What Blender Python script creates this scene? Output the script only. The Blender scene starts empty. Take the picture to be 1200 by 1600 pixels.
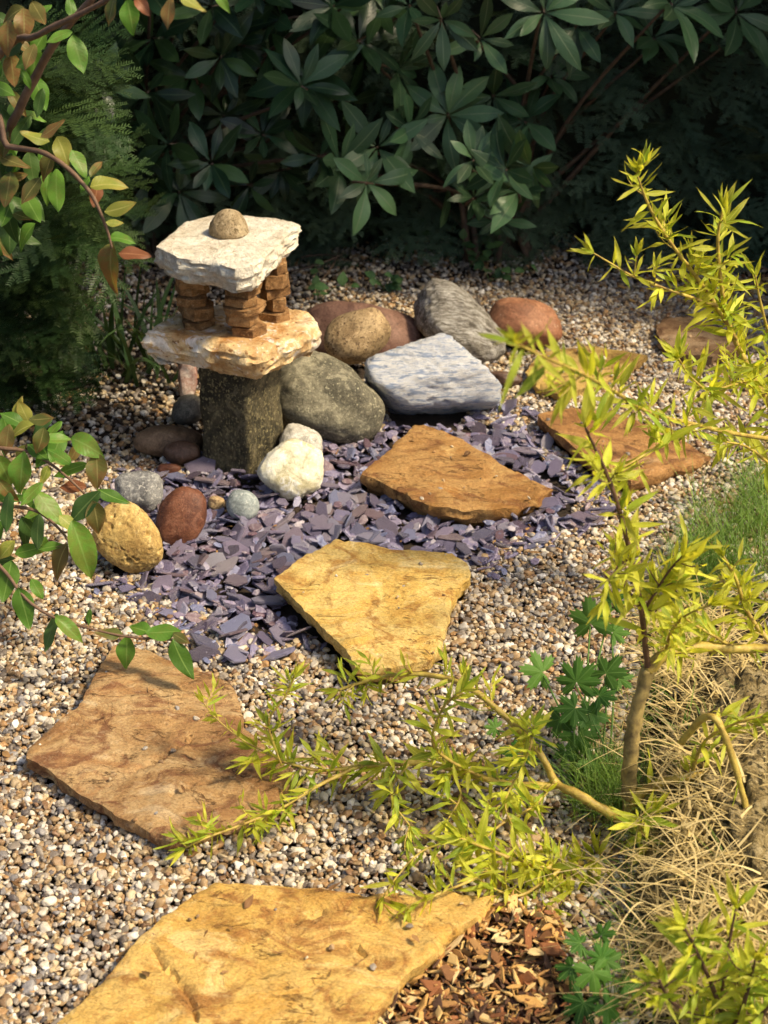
import bpy, bmesh, math, random
import numpy as np
from mathutils import Vector, Matrix, noise
from mathutils.geometry import delaunay_2d_cdt

R = math.radians
random.seed(7)
rng = np.random.default_rng(7)
scene = bpy.context.scene
C = scene.collection

# ------------------------------------------------------------------ camera, sky, sun, exposure
CAM_H, PITCH, VFOV = 1.70, 30.0, 36.0
F = 800.0 / math.tan(R(VFOV / 2))          # focal length in photograph pixels (1200 x 1600)
cam_d = bpy.data.cameras.new('camera')
cam = bpy.data.objects.new('camera', cam_d)
C.objects.link(cam)
cam.location = (0, 0, CAM_H)
cam.rotation_euler = (R(90 - PITCH), 0, 0)
cam_d.sensor_fit = 'VERTICAL'
cam_d.sensor_height = 36
cam_d.angle = R(VFOV)
cam_d.clip_start, cam_d.clip_end = 0.05, 500
cam_d.dof.use_dof = True
cam_d.dof.focus_distance = 2.85
cam_d.dof.aperture_fstop = 6.3
scene.camera = cam

SUN_TO = Vector((0.95, -0.31, 0.0)).normalized()   # horizontal direction towards the sun
SUN_EL = 52.0
world = bpy.data.worlds.new('World')
scene.world = world
world.use_nodes = True
wn = world.node_tree.nodes
sky = wn.new('ShaderNodeTexSky')
sky.sky_type = 'NISHITA'
sky.sun_disc = False
sky.dust_density = 4.0
sky.ozone_density = 0.6
sky.sun_elevation = R(SUN_EL)
sky.sun_rotation = math.atan2(SUN_TO.x, SUN_TO.y)
world.node_tree.links.new(sky.outputs[0], wn['Background'].inputs[0])
wn['Background'].inputs[1].default_value = 0.125
sun_d = bpy.data.lights.new('sun', 'SUN')
sun = bpy.data.objects.new('sun', sun_d)
C.objects.link(sun)
sun_d.energy = 4.6
sun_d.angle = R(7.0)
sun_d.color = (1.0, 0.83, 0.55)
v = SUN_TO * math.cos(R(SUN_EL)) + Vector((0, 0, math.sin(R(SUN_EL))))
sun.rotation_euler = v.to_track_quat('Z', 'Y').to_euler()
sun.location = v * 20
vs = scene.view_settings
vs.view_transform = 'Standard'
vs.look = 'None'
vs.exposure = 0.30
vs.gamma = 1.0
vs.use_curve_mapping = False
scene.render.engine = 'CYCLES'
scene.cycles.use_denoising = True
scene.cycles.use_adaptive_sampling = True
scene.cycles.adaptive_threshold = 0.03
scene.cycles.max_bounces = 5
scene.cycles.diffuse_bounces = 2
scene.cycles.glossy_bounces = 2
scene.cycles.transmission_bounces = 3
scene.cycles.transparent_max_bounces = 8
scene.cycles.caustics_reflective = False
scene.cycles.caustics_refractive = False

# ------------------------------------------------------------------ measuring: photograph pixel -> point in the garden
FW = Vector((0, math.cos(R(PITCH)), -math.sin(R(PITCH))))
UP = Vector((0, math.sin(R(PITCH)), math.cos(R(PITCH))))
RT = Vector((1, 0, 0))
EYE = Vector((0, 0, CAM_H))

def ray(px, py):
    return FW + RT * ((px - 600) / F) + UP * ((800 - py) / F)

def G(px, py, z=0.0):
    d = ray(px, py)
    return EYE + d * ((z - CAM_H) / d.z)

def P(px, py, Y):
    d = ray(px, py)
    return EYE + d * (Y / d.y)

# ------------------------------------------------------------------ object helpers
def tag(o, label=None, cat=None, group=None, kind=None):
    if label: o['label'] = label
    if cat: o['category'] = cat
    if group: o['group'] = group
    if kind: o['kind'] = kind
    return o

def mesh_from(name, verts, faces, mat=None, smooth=True, attrs=None):
    me = bpy.data.meshes.new(name)
    me.from_pydata([tuple(map(float, q)) for q in verts], [], [tuple(map(int, f)) for f in faces])
    if attrs:
        for k, a in attrs.items():
            a = np.asarray(a, dtype=np.float32)
            if a.ndim == 1:
                at = me.attributes.new(k, 'FLOAT', 'POINT'); at.data.foreach_set('value', a)
            else:
                at = me.attributes.new(k, 'FLOAT_VECTOR', 'POINT'); at.data.foreach_set('vector', a.ravel())
    if smooth:
        me.shade_smooth()
    if mat:
        me.materials.append(mat)
    me.update()
    return me

def link(name, me, parent=None, M=None):
    o = bpy.data.objects.new(name, me)
    C.objects.link(o)
    if M is None:
        M = Matrix.Identity(4)
    if parent is not None:
        o.parent = parent
        M = Matrix.Translation(-parent.location) @ M
    o.matrix_basis = M
    return o

def empty(name, loc, label, cat, group=None):
    o = bpy.data.objects.new(name, None)
    C.objects.link(o)
    o.location = loc
    o.empty_display_size = 0.05
    return tag(o, label, cat, group)

def fbm(p, scale, octv=4, h=0.8):
    return noise.fractal(Vector(p) * scale, h, 2.0, octv)

def basis(pos, d, n, s=1.0):
    d = Vector(d).normalized()
    n = Vector(n)
    x = d.cross(n)
    if x.length < 1e-4:
        x = d.cross(Vector((0.3, 0.5, 0.8)))
    x.normalize()
    z = x.cross(d)
    M = Matrix((x, d, z)).transposed().to_4x4()
    return Matrix.Translation(pos) @ M @ Matrix.Diagonal((s, s, s, 1))

# ------------------------------------------------------------------ materials
def new_mat(name):
    m = bpy.data.materials.new(name)
    m.use_nodes = True
    nt = m.node_tree
    return m, nt, nt.nodes['Principled BSDF']

def N(nt, t, **kw):
    n = nt.nodes.new(t)
    for k, x in kw.items():
        if k.startswith('i_'):
            n.inputs[k[2:].replace('_', ' ')].default_value = x
        else:
            setattr(n, k, x)
    return n

def mathn(nt, op, a, b=None, clamp=False):
    n = nt.nodes.new('ShaderNodeMath'); n.operation = op; n.use_clamp = clamp
    for i, x in enumerate((a, b)):
        if x is None: continue
        if isinstance(x, (int, float)): n.inputs[i].default_value = x
        else: nt.links.new(x, n.inputs[i])
    return n.outputs[0]

def mix(nt, fac, a, b, mode='MIX'):
    n = nt.nodes.new('ShaderNodeMix'); n.data_type = 'RGBA'; n.blend_type = mode
    for s, x in ((0, fac), (6, a), (7, b)):
        if isinstance(x, (int, float)): n.inputs[s].default_value = x
        elif isinstance(x, (tuple, list)): n.inputs[s].default_value = (*x[:3], 1)
        else: nt.links.new(x, n.inputs[s])
    return n.outputs[2]

def noise_tex(nt, vec, scale, detail=5, rough=0.6, dist=0.0):
    n = nt.nodes.new('ShaderNodeTexNoise')
    n.inputs['Scale'].default_value = scale
    n.inputs['Detail'].default_value = detail
    n.inputs['Roughness'].default_value = rough
    n.inputs['Distortion'].default_value = dist
    nt.links.new(vec, n.inputs['Vector'])
    return n.outputs['Fac']

def ramp(nt, fac, stops, interp='LINEAR'):
    n = nt.nodes.new('ShaderNodeValToRGB')
    cr = n.color_ramp; cr.interpolation = interp
    while len(cr.elements) < len(stops):
        cr.elements.new(0.5)
    for e, (p, c) in zip(cr.elements, stops):
        e.position = p
        e.color = (c, c, c, 1) if isinstance(c, (int, float)) else (*c, 1)
    nt.links.new(fac, n.inputs[0])
    return n.outputs[0]

def mapped(nt, scale=(1, 1, 1), rot=(0, 0, 0), rnd=True):
    tc = nt.nodes.new('ShaderNodeTexCoord')
    mp = nt.nodes.new('ShaderNodeMapping')
    mp.inputs['Scale'].default_value = scale
    mp.inputs['Rotation'].default_value = rot
    nt.links.new(tc.outputs['Object'], mp.inputs['Vector'])
    if rnd:
        oi = nt.nodes.new('ShaderNodeObjectInfo')
        cmb = nt.nodes.new('ShaderNodeCombineXYZ')
        k = mathn(nt, 'MULTIPLY', oi.outputs['Random'], 37.0)
        for i in range(3): nt.links.new(k, cmb.inputs[i])
        nt.links.new(cmb.outputs[0], mp.inputs['Location'])
    return mp.outputs[0]

def bump(nt, bsdf, h, strength=0.5, dist=0.004):
    b = nt.nodes.new('ShaderNodeBump')
    b.inputs['Strength'].default_value = strength
    b.inputs['Distance'].default_value = dist
    nt.links.new(h, b.inputs['Height'])
    nt.links.new(b.outputs[0], bsdf.inputs['Normal'])

def random_value(nt):
    oi = nt.nodes.new('ShaderNodeObjectInfo')
    at = nt.nodes.new('ShaderNodeAttribute'); at.attribute_name = 'rnd'
    return mathn(nt, 'FRACT', mathn(nt, 'ADD', oi.outputs['Random'], at.outputs['Fac']))

def rock_mat(name, dark, midc, light, scale=14, speck=None, speck_scale=160, speck_cut=0.62, rough=0.75,
             bump_s=0.6, stretch=(1, 1, 1), rot=(0, 0, 0), bump_d=0.004, dist=0.6, grain=0.45):
    m, nt, b = new_mat(name)
    vec = mapped(nt, stretch, rot)
    n1 = noise_tex(nt, vec, scale, 7, 0.62, dist)
    n2 = noise_tex(nt, vec, scale * 6, 5, 0.65)
    n3 = noise_tex(nt, vec, scale * 22, 3, 0.7)
    f = mathn(nt, 'ADD', mathn(nt, 'MULTIPLY', n1, 0.72), mathn(nt, 'MULTIPLY', n2, 0.28))
    col = ramp(nt, f, [(0.38, dark), (0.5, midc), (0.61, light)])
    n4 = noise_tex(nt, vec, scale * 2.3, 6, 0.7, 1.2)
    col = mix(nt, ramp(nt, n4, [(0.55, 0.0), (0.60, 0.55)]), col, tuple(min(0.9, x * 1.25 + 0.02) for x in light))
    col = mix(nt, ramp(nt, n4, [(0.39, 0.6), (0.44, 0.0)]), col, tuple(x * 0.75 for x in dark))
    if speck:
        sp = noise_tex(nt, vec, speck_scale, 2, 0.6)
        k = ramp(nt, sp, [(speck_cut - 0.04, 0.0), (speck_cut + 0.04, 1.0)])
        col = mix(nt, k, col, speck)
    col = mix(nt, grain, col, ramp(nt, n3, [(0.36, 0.2), (0.6, 1.0)]), 'MULTIPLY')
    nt.links.new(col, b.inputs['Base Color'])
    b.inputs['Roughness'].default_value = rough
    b.inputs['Specular IOR Level'].default_value = 0.35
    h = mathn(nt, 'ADD', mathn(nt, 'MULTIPLY', n2, 1.0), mathn(nt, 'MULTIPLY', n3, 0.45))
    bump(nt, b, h, bump_s, bump_d)
    return m

def leaf_mat(name, c1, c2, rib, trans=0.3, rough=0.45, tip=None, vary=0.35, tcol=None, spec=0.28, blotch=None):
    m, nt, b = new_mat(name)
    r = random_value(nt)
    at = nt.nodes.new('ShaderNodeAttribute'); at.attribute_name = 'luv'
    sp = nt.nodes.new('ShaderNodeSeparateXYZ'); nt.links.new(at.outputs['Vector'], sp.inputs[0])
    u = mathn(nt, 'ABSOLUTE', sp.outputs[0])
    vv = sp.outputs[1]
    col = mix(nt, r, c1, c2)
    r2 = mathn(nt, 'FRACT', mathn(nt, 'MULTIPLY', r, 7.31))
    br = mathn(nt, 'ADD', mathn(nt, 'MULTIPLY', r2, 2 * vary), 1 - vary)
    cc = nt.nodes.new('ShaderNodeCombineColor')
    for i in range(3): nt.links.new(br, cc.inputs[i])
    col = mix(nt, 1.0, col, cc.outputs[0], 'MULTIPLY')
    if blotch:
        tb = nt.nodes.new('ShaderNodeTexCoord')
        kb = noise_tex(nt, tb.outputs['Object'], 3.2, 5, 0.65, 0.6)
        kb2 = mathn(nt, 'ADD', kb, mathn(nt, 'MULTIPLY', mathn(nt, 'SUBTRACT', r2, 0.5), 0.3))
        col = mix(nt, ramp(nt, kb2, [(0.50, 0.0), (0.66, 0.75)]), col, blotch)
    if tip:
        k = ramp(nt, mathn(nt, 'ADD', mathn(nt, 'MULTIPLY', vv, 0.7), mathn(nt, 'MULTIPLY', u, 0.35)), [(0.55, 0.0), (1.0, 0.8)])
        col = mix(nt, k, col, tip)
    tc = nt.nodes.new('ShaderNodeTexCoord')
    nz = noise_tex(nt, tc.outputs['Object'], 60, 3, 0.6)
    col = mix(nt, 0.5, col, ramp(nt, nz, [(0.3, 0.55), (0.7, 1.0)]), 'MULTIPLY')
    k = ramp(nt, u, [(0.03, 0.75), (0.10, 0.0)])
    col = mix(nt, k, col, rib)
    # side veins
    wv = mathn(nt, 'SINE', mathn(nt, 'MULTIPLY', mathn(nt, 'SUBTRACT', vv, mathn(nt, 'MULTIPLY', u, 0.22)), 58.0))
    nt.links.new(col, b.inputs['Base Color'])
    b.inputs['Roughness'].default_value = rough
    b.inputs['Specular IOR Level'].default_value = spec
    bump(nt, b, wv, 0.10, 0.0008)
    t = nt.nodes.new('ShaderNodeBsdfTranslucent')
    tcx = mix(nt, 1.0, col, tcol or (1.5, 1.35, 0.6), 'MULTIPLY')
    nt.links.new(tcx, t.inputs['Color'])
    ms = nt.nodes.new('ShaderNodeMixShader')
    ms.inputs[0].default_value = trans
    nt.links.new(b.outputs[0], ms.inputs[1]); nt.links.new(t.outputs[0], ms.inputs[2])
    nt.links.new(ms.outputs[0], nt.nodes['Material Output'].inputs['Surface'])
    return m

def bark_mat(name, c1, c2, rough=0.7):
    m, nt, b = new_mat(name)
    vec = mapped(nt, (1, 1, 1))
    n1 = noise_tex(nt, vec, 45, 5, 0.65)
    nt.links.new(ramp(nt, n1, [(0.35, c1), (0.65, c2)]), b.inputs['Base Color'])
    b.inputs['Roughness'].default_value = rough
    bump(nt, b, noise_tex(nt, vec, 160, 4, 0.6), 0.5, 0.002)
    return m

def soil_mat():
    m, nt, b = new_mat('soil')
    vec = mapped(nt, rnd=False)
    n1 = noise_tex(nt, vec, 9, 6, 0.7)
    n2 = noise_tex(nt, vec, 120, 4, 0.7)
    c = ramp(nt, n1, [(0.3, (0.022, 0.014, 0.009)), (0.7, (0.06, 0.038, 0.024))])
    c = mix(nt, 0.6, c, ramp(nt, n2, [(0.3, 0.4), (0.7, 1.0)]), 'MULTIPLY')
    nt.links.new(c, b.inputs['Base Color'])
    b.inputs['Roughness'].default_value = 0.95
    bump(nt, b, n2, 0.8, 0.01)
    return m

def pebble_mat():
    m, nt, b = new_mat('gravel_pebble')
    oi = nt.nodes.new('ShaderNodeObjectInfo')
    r = oi.outputs['Random']
    pal = [(0.00, (0.72, 0.66, 0.55)), (0.10, (0.60, 0.49, 0.32)), (0.20, (0.40, 0.27, 0.14)), (0.30, (0.66, 0.61, 0.52)),
           (0.39, (0.27, 0.17, 0.09)), (0.48, (0.36, 0.32, 0.27)), (0.57, (0.54, 0.41, 0.24)), (0.65, (0.17, 0.155, 0.145)),
           (0.73, (0.82, 0.79, 0.73)), (0.80, (0.085, 0.085, 0.095)), (0.86, (0.42, 0.24, 0.10)), (0.90, (0.28, 0.28, 0.29)), (0.96, (0.20, 0.11, 0.06))]
    col = ramp(nt, r, pal, 'CONSTANT')
    r2 = mathn(nt, 'FRACT', mathn(nt, 'MULTIPLY', r, 91.7))
    br = mathn(nt, 'ADD', mathn(nt, 'MULTIPLY', r2, 0.5), 0.62)
    cc = nt.nodes.new('ShaderNodeCombineColor')
    for i in range(3): nt.links.new(br, cc.inputs[i])
    col = mix(nt, 1.0, col, cc.outputs[0], 'MULTIPLY')
    tc = nt.nodes.new('ShaderNodeTexCoord')
    n1 = noise_tex(nt, tc.outputs['Object'], 130, 5, 0.65, 0.8)
    col = mix(nt, ramp(nt, n1, [(0.44, 0.0), (0.64, 0.5)]), col, (0.32, 0.20, 0.10))
    nt.links.new(col, b.inputs['Base Color'])
    b.inputs['Roughness'].default_value = 0.42
    b.inputs['Specular IOR Level'].default_value = 0.45
    bump(nt, b, n1, 0.25, 0.002)
    return m

def slate_mat():
    m, nt, b = new_mat('slate')
    r = random_value(nt)
    col = ramp(nt, r, [(0.0, (0.15, 0.125, 0.205)), (0.14, (0.22, 0.20, 0.33)), (0.28, (0.07, 0.05, 0.08)), (0.42, (0.20, 0.225, 0.38)),
                       (0.54, (0.28, 0.23, 0.34)), (0.66, (0.11, 0.095, 0.14)), (0.76, (0.32, 0.31, 0.43)), (0.86, (0.15, 0.085, 0.115)), (0.94, (0.24, 0.18, 0.20)), (1.0, (0.44, 0.42, 0.50))])
    vec = mapped(nt, (1, 1, 1))
    n1 = noise_tex(nt, vec, 55, 6, 0.65, 1.0)
    col = mix(nt, ramp(nt, n1, [(0.52, 0.0), (0.72, 0.55)]), col, (0.50, 0.44, 0.48))
    col = mix(nt, ramp(nt, n1, [(0.30, 0.6), (0.46, 0.0)]), col, (0.06, 0.035, 0.045))
    nt.links.new(col, b.inputs['Base Color'])
    b.inputs['Roughness'].default_value = 0.22
    b.inputs['Specular IOR Level'].default_value = 0.8
    bump(nt, b, mathn(nt, 'ADD', noise_tex(nt, vec, 130, 5, 0.7), mathn(nt, 'MULTIPLY', noise_tex(nt, vec, 30, 3, 0.6), 2.0)), 0.7, 0.005)
    return m

FLAG_ANG = [20, 75, 130, -35, 160, 50, 100]
def flag_mat(name, stops, stain, pale, scale=5.0, stain_cut=0.60):
    """riven sandstone: broad drifting colour, rusty stains, pale flaked patches, fine grain"""
    m, nt, b = new_mat(name)
    FLAG_ANG.append(FLAG_ANG.pop(0)); ang = FLAG_ANG[-1]
    vec = mapped(nt, (1.0, 1.3, 1.0), (0, 0, R(ang)))
    n1 = noise_tex(nt, vec, scale, 8, 0.66, 0.9)
    n2 = noise_tex(nt, vec, scale * 2.1, 7, 0.62, 1.6)
    n3 = noise_tex(nt, vec, 190, 4, 0.7)
    n4 = noise_tex(nt, vec, 40, 6, 0.68, 0.5)
    stops = [(0.5 + (p - 0.5) * 0.62, c) for p, c in stops]
    col = ramp(nt, n1, stops)
    vec2 = mapped(nt, (1.0, 3.2, 1.0), (0, 0, R(ang + 10)))
    n5 = noise_tex(nt, vec2, 17, 8, 0.74, 2.2)
    vec3 = mapped(nt, (1.0, 1.4, 1.0), (0, 0, R(30)))
    n6 = noise_tex(nt, vec3, 7.5, 5, 0.55, 1.2)
    col = mix(nt, ramp(nt, n2, [(stain_cut - 0.08, 0.0), (stain_cut + 0.02, 0.9)]), col, stain)
    col = mix(nt, ramp(nt, n6, [(0.33, 0.6), (0.41, 0.0)]), col, pale)
    col = mix(nt, ramp(nt, n4, [(0.57, 0.0), (0.68, 0.35)]), col, pale)
    col = mix(nt, ramp(nt, n4, [(0.30, 0.6), (0.42, 0.0)]), col, stain)
    col = mix(nt, ramp(nt, n5, [(0.33, 0.45), (0.40, 0.0)]), col, stain)
    col = mix(nt, ramp(nt, n5, [(0.60, 0.0), (0.68, 0.3)]), col, pale)
    n7 = noise_tex(nt, vec2, 5.0, 9, 0.62, 1.0)
    line = ramp(nt, mathn(nt, 'ABSOLUTE', mathn(nt, 'SUBTRACT', n7, 0.47)), [(0.003, 1.0), (0.009, 0.0)])
    brk = ramp(nt, n6, [(0.50, 0.0), (0.56, 0.8)])
    line = mathn(nt, 'MULTIPLY', line, brk)
    col = mix(nt, line, col, tuple(x * 0.6 for x in stain))
    n8 = noise_tex(nt, vec, 420, 2, 0.7)
    col = mix(nt, ramp(nt, n8, [(0.60, 0.0), (0.68, 0.5)]), col, tuple(x * 0.7 for x in stain))
    col = mix(nt, ramp(nt, n8, [(0.32, 0.4), (0.40, 0.0)]), col, pale)
    col = mix(nt, 0.5, col, ramp(nt, n3, [(0.36, 0.3), (0.58, 1.0)]), 'MULTIPLY')
    nt.links.new(col, b.inputs['Base Color'])
    b.inputs['Roughness'].default_value = 0.82
    b.inputs['Specular IOR Level'].default_value = 0.3
    # flaked layers: the height steps from bed to bed
    steps = ramp(nt, n6, [(0.36, 0.0), (0.385, 0.3), (0.47, 0.36), (0.485, 0.62), (0.56, 0.68), (0.575, 1.0)])
    h = mathn(nt, 'ADD', mathn(nt, 'MULTIPLY', n4, 0.6), mathn(nt, 'MULTIPLY', n3, 0.2))
    h = mathn(nt, 'ADD', h, mathn(nt, 'MULTIPLY', n5, 0.4))
    h = mathn(nt, 'ADD', h, mathn(nt, 'MULTIPLY', steps, 0.55))
    h = mathn(nt, 'SUBTRACT', h, mathn(nt, 'MULTIPLY', line, 0.5))
    h = mathn(nt, 'ADD', h, mathn(nt, 'MULTIPLY', n8, 0.12))
    bump(nt, b, h, 0.8, 0.007)
    return m

# ------------------------------------------------------------------ the ground
def terrain(x, y):
    return 0.010 * noise.noise(Vector((x * 1.3, y * 1.3, 3.1))) + 0.005 * noise.noise(Vector((x * 5, y * 5, 9.1)))

M_SOIL = soil_mat()
gv, gf = [], []
xs = sorted(set([-60, -30, -12, -6, -4] + [round(-3 + 0.1 * i, 3) for i in range(61)] + [4, 6, 12, 30, 60]))
ys = sorted(set([-60, -30, -12, -4, -1, 0, 0.5] + [round(1 + 0.1 * i, 3) for i in range(56)] + [8, 12, 30, 60]))
for y in ys:
    for x in xs:
        near = 1.0 if abs(x) <= 3 and 1 <= y <= 6.5 else 0.0
        gv.append((x, y, near * terrain(x, y) - 0.010))
nx = len(xs)
for j in range(len(ys) - 1):
    for i in range(nx - 1):
        gf.append((j * nx + i, j * nx + i + 1, (j + 1) * nx + i + 1, (j + 1) * nx + i))
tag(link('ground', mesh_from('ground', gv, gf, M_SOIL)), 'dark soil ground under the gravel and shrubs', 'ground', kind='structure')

# ------------------------------------------------------------------ flagstones
def poly_px(pts, z):
    return [G(x, y, z) for x, y in pts]

def inside(poly, x, y):
    c = False
    n = len(poly)
    for i in range(n):
        x1, y1 = poly[i][0], poly[i][1]; x2, y2 = poly[i - 1][0], poly[i - 1][1]
        if (y1 > y) != (y2 > y) and x < (x2 - x1) * (y - y1) / (y2 - y1) + x1:
            c = not c
    return c

def seg_dist(p, a, b):
    ab = b - a
    t = max(0, min(1, (p - a).dot(ab) / max(ab.length_squared, 1e-9)))
    return (p - a - ab * t).length

def slab_mesh(name, poly, thick, mat, res=0.009, amp=0.003, terr=0.004, seed=0, tilt=(0, 0), cracks=(), ztop=0.0,
              flare=0.002, under=0.030, edge_round=0.003, side_amp=0.007, rings=6, side_mat=None, chip=0.006):
    """poly: list of 2-D points; the top lies round ztop. Rough broken edges, riven top, returns mesh in coordinates about the centroid."""
    sd = Vector((seed * 13.7, seed * 5.3, seed * 2.9))
    cx = sum(p[0] for p in poly) / len(poly); cy = sum(p[1] for p in poly) / len(poly)
    if sum(poly[i - 1][0] * poly[i][1] - poly[i][0] * poly[i - 1][1] for i in range(len(poly))) < 0:
        poly = list(reversed(poly))
    bd = []
    n = len(poly)
    for i in range(n):
        a = Vector((poly[i][0] - cx, poly[i][1] - cy)); b = Vector((poly[(i + 1) % n][0] - cx, poly[(i + 1) % n][1] - cy))
        k = max(1, int((b - a).length / res))
        nrm = Vector(((b - a).y, -(b - a).x)).normalized()
        for j in range(k):
            p = a.lerp(b, j / k)
            q = Vector((p.x, p.y, 0)) + sd
            w = noise.noise(q * 22) * chip + noise.noise(q * 70) * chip * 0.5
            bd.append(p + nrm * w)
    nb = len(bd)
    pts = list(bd)
    x0, x1 = min(p.x for p in bd), max(p.x for p in bd); y0, y1 = min(p.y for p in bd), max(p.y for p in bd)
    rr = random.Random(seed)
    bdl = [(p.x, p.y) for p in bd]
    ar = np.array(bdl)
    y = y0; row = 0
    while y < y1:
        x = x0 + (res / 2 if row % 2 else 0)
        while x < x1:
            px, py = x + rr.uniform(-.25, .25) * res, y + rr.uniform(-.25, .25) * res
            if inside(bdl, px, py) and ((ar - (px, py)) ** 2).sum(1).min() > (0.55 * res) ** 2:
                pts.append(Vector((px, py)))
            x += res
        y += res * 0.87; row += 1
    vo, eo, fo, *_ = delaunay_2d_cdt(pts, [(i, (i + 1) % nb) for i in range(nb)], [], 1, 1e-7)
    crk = [[Vector((c[0] - cx, c[1] - cy)) for c in line] for line in cracks]
    vo = [Vector(p) for p in vo]
    va = np.array([(p.x, p.y) for p in vo])
    de = np.sqrt(((va[:, None, :] - ar[None, :, :]) ** 2).sum(2)).min(1)
    V = []
    for p, d in zip(vo, de):
        q = Vector((p.x, p.y, 0)) + sd
        z = amp * noise.fractal(q * 7, 0.7, 2, 5) * 1.6
        t = noise.fractal(Vector((q.x * 3.2, q.y * 5.5, 7.0)), 0.9, 2, 4) * 2.6 + 5
        fl = math.floor(t); fr = t - fl
        st = min(1, max(0, (fr - 0.44) / 0.06))
        z += terr * (fl + st - 5)
        for line in crk:
            dd = min(seg_dist(p, line[i], line[i + 1]) for i in range(len(line) - 1)) + 0.002 * abs(noise.noise(q * 60))
            z -= 0.010 * max(0, 1 - dd / 0.007)
        er = edge_round * (1 + 4.0 * max(0.0, noise.noise(q * 16) + 0.4 * noise.noise(q * 45)))
        if d < er:
            z -= (1 - d / er) ** 1.3 * er * 0.6
        V.append([p.x, p.y, ztop + tilt[0] * p.x + tilt[1] * p.y + z])
    faces = [list(f) for f in fo]
    # boundary loop of the top, in order
    cnt = {}
    for f in faces:
        for i in range(len(f)):
            e = (f[i], f[(i + 1) % len(f)])
            cnt[e] = 1
    nxt = {a: b for (a, b) in cnt if (b, a) not in cnt}
    start = next(iter(nxt)); loop = [start]; c = nxt[start]
    while c != start and len(loop) <= len(nxt):
        loop.append(c); c = nxt.get(c, start)
    m = len(loop)
    prev = loop
    for k in range(1, rings + 1):
        t = k / rings
        cur = []
        for i, vi in enumerate(loop):
            a = Vector(V[loop[i - 1]][:2]); b = Vector(V[loop[(i + 1) % m]][:2]); p = Vector(V[vi])
            nr = Vector(((b - a).y, -(b - a).x)).normalized()
            q = Vector((p.x, p.y, t * 0.25)) + sd
            off = flare * math.sin(math.pi * min(1, t * 1.1)) - under * t * t
            off += side_amp * noise.fractal(q * 26, 0.8, 2, 3) + side_amp * 0.7 * noise.noise(Vector((q.x * 6, q.y * 6, t * 9)))
            V.append([p.x + nr.x * off, p.y + nr.y * off, p.z - thick * t + 0.002 * noise.noise(q * 50)])
            cur.append(len(V) - 1)
        for i in range(m):
            faces.append([prev[i], cur[i], cur[(i + 1) % m], prev[(i + 1) % m]])
        prev = cur
    V.append([0, 0, ztop - thick]); ci = len(V) - 1
    for i in range(m):
        faces.append([prev[(i + 1) % m], prev[i], ci])
    me = mesh_from(name, V, faces, mat)
    me.set_sharp_from_angle(angle=R(38))
    return me, Vector((cx, cy, 0))

M_FLAG = {
    'gold': flag_mat('golden_sandstone', [(0.30, (0.46, 0.25, 0.055)), (0.45, (0.58, 0.355, 0.085)), (0.58, (0.64, 0.42, 0.125)), (0.72, (0.60, 0.34, 0.075))],
                     (0.32, 0.14, 0.035), (0.80, 0.60, 0.26)),
    'yellow': flag_mat('yellow_sandstone', [(0.30, (0.52, 0.30, 0.065)), (0.45, (0.62, 0.41, 0.11)), (0.58, (0.69, 0.50, 0.175)), (0.72, (0.64, 0.40, 0.095))],
                       (0.38, 0.19, 0.045), (0.84, 0.70, 0.36)),
    'tan': flag_mat('brown_tan_sandstone', [(0.30, (0.26, 0.13, 0.05)), (0.45, (0.40, 0.235, 0.095)), (0.58, (0.48, 0.32, 0.15)), (0.72, (0.37, 0.20, 0.08))],
                    (0.19, 0.08, 0.035), (0.64, 0.50, 0.31)),
    'rust': flag_mat('rusty_sandstone', [(0.30, (0.27, 0.125, 0.03)), (0.45, (0.36, 0.19, 0.06)), (0.58, (0.43, 0.25, 0.09)), (0.72, (0.36, 0.17, 0.045))],
                     (0.20, 0.085, 0.03), (0.64, 0.44, 0.18)),
    'brown': flag_mat('brown_sandstone', [(0.30, (0.23, 0.105, 0.035)), (0.45, (0.36, 0.18, 0.06)), (0.58, (0.44, 0.235, 0.085)), (0.72, (0.31, 0.145, 0.05))],
                      (0.16, 0.07, 0.03), (0.54, 0.36, 0.18)),
    'olive': flag_mat('olive_sandstone', [(0.30, (0.36, 0.22, 0.06)), (0.45, (0.52, 0.34, 0.095)), (0.58, (0.58, 0.40, 0.13)), (0.72, (0.46, 0.28, 0.07))],
                      (0.27, 0.14, 0.04), (0.66, 0.50, 0.22)),
    'grey': flag_mat('grey_brown_sandstone', [(0.30, (0.18, 0.10, 0.05)), (0.45, (0.27, 0.165, 0.085)), (0.58, (0.32, 0.21, 0.115)), (0.72, (0.23, 0.135, 0.065))],
                     (0.14, 0.07, 0.035), (0.42, 0.30, 0.18)),
}
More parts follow.
